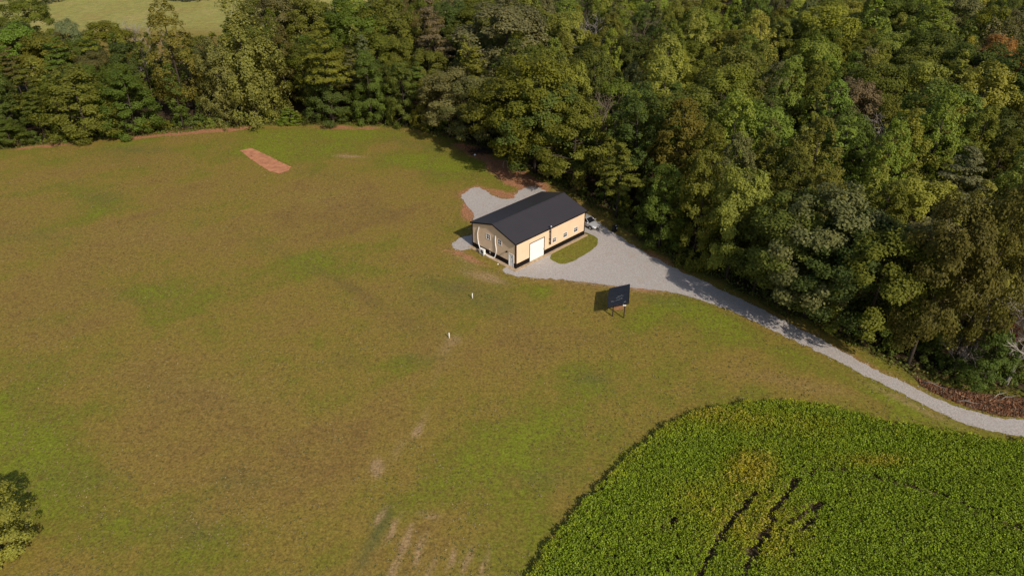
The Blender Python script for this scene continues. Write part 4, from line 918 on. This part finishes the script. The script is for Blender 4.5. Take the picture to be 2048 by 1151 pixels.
# ------------------------------------------------------------------ uncountable growth: crop, weeds, tussocks, dead brush
def leaf_cloud(name, P, size, cols, g, label, cat, elong=.62, wide=.4, up=.5, mat=None):
    k = len(P); nrm = unit(g.normal(size=(k, 3))*.8+np.array([0, 0, up])); t = unit(np.cross(nrm, g.normal(size=(k, 3)))); w = np.cross(nrm, t); s = (size*g.uniform(.6, 1.4, k))[:, None]
    me = quads_mesh(name, P, t*s*elong, w*s*wide, cols, mat or M['plant']); o = bpy.data.objects.new(name, me); C.objects.link(o)
    return tag(o, label, cat, kind='stuff')
def crop():
    g = np.random.default_rng(3); xs = np.arange(0, 66, .30); ys = np.arange(33, 60, .36); X, Y = np.meshgrid(xs, ys); x = X.ravel()+g.uniform(-.14, .14, X.size); y = Y.ravel()+g.uniform(-.15, .15, X.size)
    ex = (fbm(x*.9, y*.9, 60)-.5)*2.0; k = inpoly(x+ex, y+ex*.6, CROP); px, py = PX(x, y); k &= (px < 2180) & (py < 1260); x, y, px, py = x[k], y[k], px[k], py[k]
    tr = np.full(x.shape, 9.)
    for line, wd in ((((1545, 980), (1500, 1000), (1470, 1040), (1440, 1080), (1420, 1115), (1395, 1165)), 1.2), (((1592, 965), (1570, 1000), (1545, 1025), (1535, 1060), (1520, 1085), (1500, 1120), (1485, 1170)), 1.5), (((1645, 1008), (1610, 1030), (1565, 1062), (1530, 1085)), .9), (((1600, 955), (1680, 945), (1720, 953), (1790, 972), (1850, 985), (1930, 1015), (2000, 1050), (2060, 1075)), 1.0), (((1640, 1010), (1625, 1040), (1600, 1070)), 1.1), (((1350, 1040), (1335, 1060)), .9), (((1352, 1120), (1360, 1135)), 1.), (((1581, 1110), (1583, 1125)), 1.2)):
        L = [G(*q) for q in line]; tr = np.minimum(tr, dline(x, y, L)/wd)
    gap = tr < .13+.26*fbm(x*.9, y*.9, 71)-.10*fbm(x*.15, y*.15, 72); keep = ~gap | (g.uniform(size=x.size) < .06); x, y, px, py, tr = x[keep], y[keep], px[keep], py[keep], tr[keep]
    def wb(cx, cy, rx, ry): return np.exp(-((px-cx)/rx)**2-((py-cy)/ry)**2)
    yel = .85*wb(1500, 945, 48, 34)+.8*wb(1745, 928, 62, 13)+.5*wb(1480, 845, 100, 24)+.42*wb(1500, 1040, 120, 70)+.3*wb(1560, 1090, 80, 60)+.25*wb(1640, 860, 120, 25)+.3*wb(1795, 870, 12, 12)+.22*wb(1400, 1000, 80, 60)
    dm = dline(x, y, CROP, True); yel = yel+.5*np.exp(-np.square(dm/.9))*fbm(x*.4, y*.4, 82)
    yel = np.clip(yel*(.4+1.2*fbm(x*.8, y*.8, 77))+(fbm(x*.25, y*.25, 78)-.5)*.35, 0, 1)
    hgt = .66+.14*fbm(x*.5, y*.5, 79)+.07*g.normal(size=x.size)*.5+yel*.18; nl = 32
    rep = lambda a: np.repeat(a, nl); n = len(x)*nl; zf = g.uniform(.2, 1, n)**.45
    P = np.stack([rep(x)+g.normal(size=n)*.13, rep(y)+g.normal(size=n)*.13, rep(hgt)*zf], 1)
    base = np.array([.158, .232, .015]); yc = np.array([.375, .320, .026]); lite = np.array([.285, .360, .026])
    f = np.clip(rep(yel)+g.normal(size=n)*.12, 0, 1)[:, None]; q = (g.uniform(size=n)**2)[:, None]*.75; cols = (base*(1-q)+lite*q)*(1-f)+yc*f
    cols *= (.75+.5*rep(g.uniform(size=len(x))))[:, None]
    leaf_cloud('crop_plants', P, .12, cols, g, 'dense green bean crop in the field beside the gravel drive', 'crop', wide=.5, up=1.0)
    # tall seed-headed weeds standing out of the crop
    m = (yel > .42) & (g.uniform(size=len(x)) < .35); wx, wy, wh = x[m], y[m], hgt[m]; nl = 9; n = len(wx)*nl; t = g.uniform(.5, 1, n)
    P = np.stack([np.repeat(wx, nl)+g.normal(size=n)*.07, np.repeat(wy, nl)+g.normal(size=n)*.07, np.repeat(wh+.35, nl)*t], 1); c = np.array([.36, .29, .045])*(.7+.6*g.uniform(size=(n, 1)))
    leaf_cloud('crop_weeds', P, .17, c, g, 'yellowish tall weeds sticking out of the green crop', 'weeds', elong=.9, wide=.22, up=-.2)
crop()
def weeds():
    g = np.random.default_rng(8); Ps = []; Cs = []
    for i in range(1, len(EDGE)-3):
        a, b = np.array(EDGE[i]), np.array(EDGE[i+1]); L = np.linalg.norm(b-a); t = (b-a)/L; nr = np.array([-t[1], t[0]]); k = int(L*42)
        s = g.uniform(0, L, k); d = np.abs(g.normal(size=k))*1.6-.7+(fbm(a[0]+s*.35, s*0+i, 90)-.5)*2.4
        mid = PX(*(a+b)/2); c0 = .35 if 900 < mid[0] < 1100 else 1.
        kk = g.uniform(size=k) < c0; s, d = s[kk], d[kk]
        p = a+s[:, None]*t+d[:, None]*nr; z = g.uniform(.03, .55, len(p))*np.clip(.35+d*.5, .12, 1.3); Ps.append(np.column_stack([p, z]))
        col = np.where(g.uniform(size=(len(p), 1)) < .15, np.array([[.19, .145, .045]]), np.array([[.115, .135, .022]]))*(.6+.7*g.uniform(size=(len(p), 1))); Cs.append(col)
    leaf_cloud('edge_weeds', np.concatenate(Ps), .30, np.concatenate(Cs), g, 'fringe of low green weeds along the foot of the wood', 'weeds', up=.5)
    # tussocks in the lawn
    n = 30000; x = g.uniform(-90, 62, n); y = 36+(g.uniform(0, 1, n)**1.2)*108; px, py = PX(x, y)
    cl = fbm(x*.22, y*.22, 95); k = (px > -80) & (px < 2130) & ~inpoly(x, y, WOOD) & ~inpoly(x, y, DRIVE) & ~inpoly(x, y, CROP) & (g.uniform(size=n) < np.clip((cl-.36)*4, .08, 1))
    c_, s_ = math.cos(BA), math.sin(BA); u = (x-BX)*c_+(y-BY)*s_; v = -(x-BX)*s_+(y-BY)*c_
    k &= ~((u > -.8) & (u < LW+.8) & (v > -.8) & (v < WW+.8)); cpx = (px > 475) & (px < 590) & (py > 292) & (py < 350); k &= ~cpx
    x, y = x[k], y[k]; nl = 5; m = len(x)*nl
    P = np.stack([np.repeat(x, nl)+g.normal(size=m)*.06, np.repeat(y, nl)+g.normal(size=m)*.06, g.uniform(.012, .045, m)], 1)
    t = np.repeat(fbm(x*.12, y*.12, 97), nl)[:, None]; straw = (np.repeat(g.uniform(size=len(x)), nl) < .35)[:, None]
    col = np.where(straw, np.array([[.30, .235, .105]]), np.array([[.150, .148, .040]])*(1-t)+np.array([[.20, .175, .058]])*t)*(.65+.6*g.uniform(size=(m, 1)))
    leaf_cloud('lawn_tussocks', P, .12, col, g, 'scattered grass tussocks in the dry mown lawn', 'grass', elong=.8, wide=.3, up=2.2)
weeds()
def loose_stones():
    g = np.random.default_rng(31); P = np.array(DRIVE); n = 60000; x = g.uniform(-12, 62, n); y = g.uniform(48, 128, n); px, py = PX(x, y)
    d = dline(x, y, DRIVE, True); k = (px < 2120) & (d < .9) & (g.uniform(size=n) < np.exp(-(d/.28)**1.3)*(.3+1.2*fbm(x*.5, y*.5, 33))); x, y = x[k], y[k]; c_, s_ = math.cos(BA), math.sin(BA); u = (x-BX)*c_+(y-BY)*s_; v = -(x-BX)*s_+(y-BY)*c_
    k = ~((u > -.7) & (u < LW+.5) & (v > -.7) & (v < WW+.5)); x, y = x[k], y[k]; m = len(x)
    leaf_cloud('loose_stones', np.stack([x, y, np.full(m, .03)], 1), .15, np.array([[.44, .40, .36]])*(.6+.7*g.uniform(size=(m, 1))), g, 'loose gravel spilled along the edges of the drive', 'gravel', elong=.5, wide=.45, up=5.)
loose_stones()
def brush():
    g = np.random.default_rng(12); poly = pix((1828, 752), (1870, 768), (1930, 782), (2000, 792), (2060, 796), (2250, 806), (2250, 842), (2060, 836), (2000, 831), (1940, 815), (1885, 794), (1840, 770))
    A = np.array(poly); x = g.uniform(A[:, 0].min(), A[:, 0].max(), 30000); y = g.uniform(A[:, 1].min(), A[:, 1].max(), 30000); k = inpoly(x, y, poly); x, y = x[k], y[k]; e = np.clip(dline(x, y, poly, True)/1.5, 0, 1)
    n = len(x); P = np.stack([x, y, .03+e*g.uniform(0, .45, n)*(.5+fbm(x, y, 14))], 1); b = np.array([[.30, .145, .075]])*(.45+1.0*g.uniform(size=(n, 1))); p = g.uniform(size=(n, 1)) < .12; b = np.where(p, np.array([[.36, .25, .15]]), b)
    leaf_cloud('dead_leaves', P, .20, b, g, 'heap of red-brown dead leaves and brush beside the drive', 'brush', elong=1.1, wide=.28, up=.6)
    mb = MB()
    for q in range(420):
        i = g.integers(0, n); L = g.uniform(.5, 1.6); a = g.uniform(0, 6.28); z = P[i, 2]+.05; d = Vector((math.cos(a), math.sin(a), g.normal()*.12)); c = Vector((x[i], y[i], z))
        mb.tube([c-d*L/2, c+Vector((g.normal()*.08, g.normal()*.08, .05)), c+d*L/2], [.022, .018, .01], 3, False)
    tag(mb.build('dead_sticks', M['twig'], fix=False), 'tangle of thin dead sticks lying on the red-brown brush heap', 'sticks', kind='stuff')
    for (p0, p1, r) in (((1845, 768), (1893, 782), .05), ((1912, 806), (1960, 812), .04), ((1985, 800), (2015, 786), .05), ((2000, 803), (2030, 795), .04)):
        a, b = G(*p0), G(*p1); L = math.hypot(b[0]-a[0], b[1]-a[1]); o = empty('fallen_branch', (a[0], a[1], .35), math.atan2(b[1]-a[1], b[0]-a[0]))
        tag(o, 'pale fallen branch lying across the red-brown brush heap', 'branch', 'fallen branches on the brush heap')
        MB().tube([(0, 0, 0), (L*.35, .12, .1), (L*.7, -.05, .02), (L, .1, -.06)], [r, r*.85, r*.6, r*.25], 6).build('limb', M['greybark'], o, True); MB().tube([(L*.4, .1, .08), (L*.65, .45, .2)], [r*.6, r*.2], 5).build('side_twig', M['greybark'], o, True)
    # dark brush pile in the shaded corner
    mb = MB(); cx, cy = G(968, 304)
    for q in range(160):
        a = g.uniform(0, 6.28); c = Vector((cx+g.normal()*1.5, cy+g.normal()*.9, g.uniform(.05, .6))); d = Vector((math.cos(a), math.sin(a), g.normal()*.25)); L = g.uniform(.8, 2.4); mb.tube([c-d*L/2, c+d*L/2], [.05, .02], 4, False)
    tag(mb.build('brush_pile', M['bark'], fix=False), 'dark pile of cut branches in the shaded lawn corner behind the white ball', 'brush pile', kind='stuff')
brush()
print('objects', len(bpy.data.objects), 'tris', sum(len(m.loops)-2*len(m.polygons) for m in bpy.data.meshes))
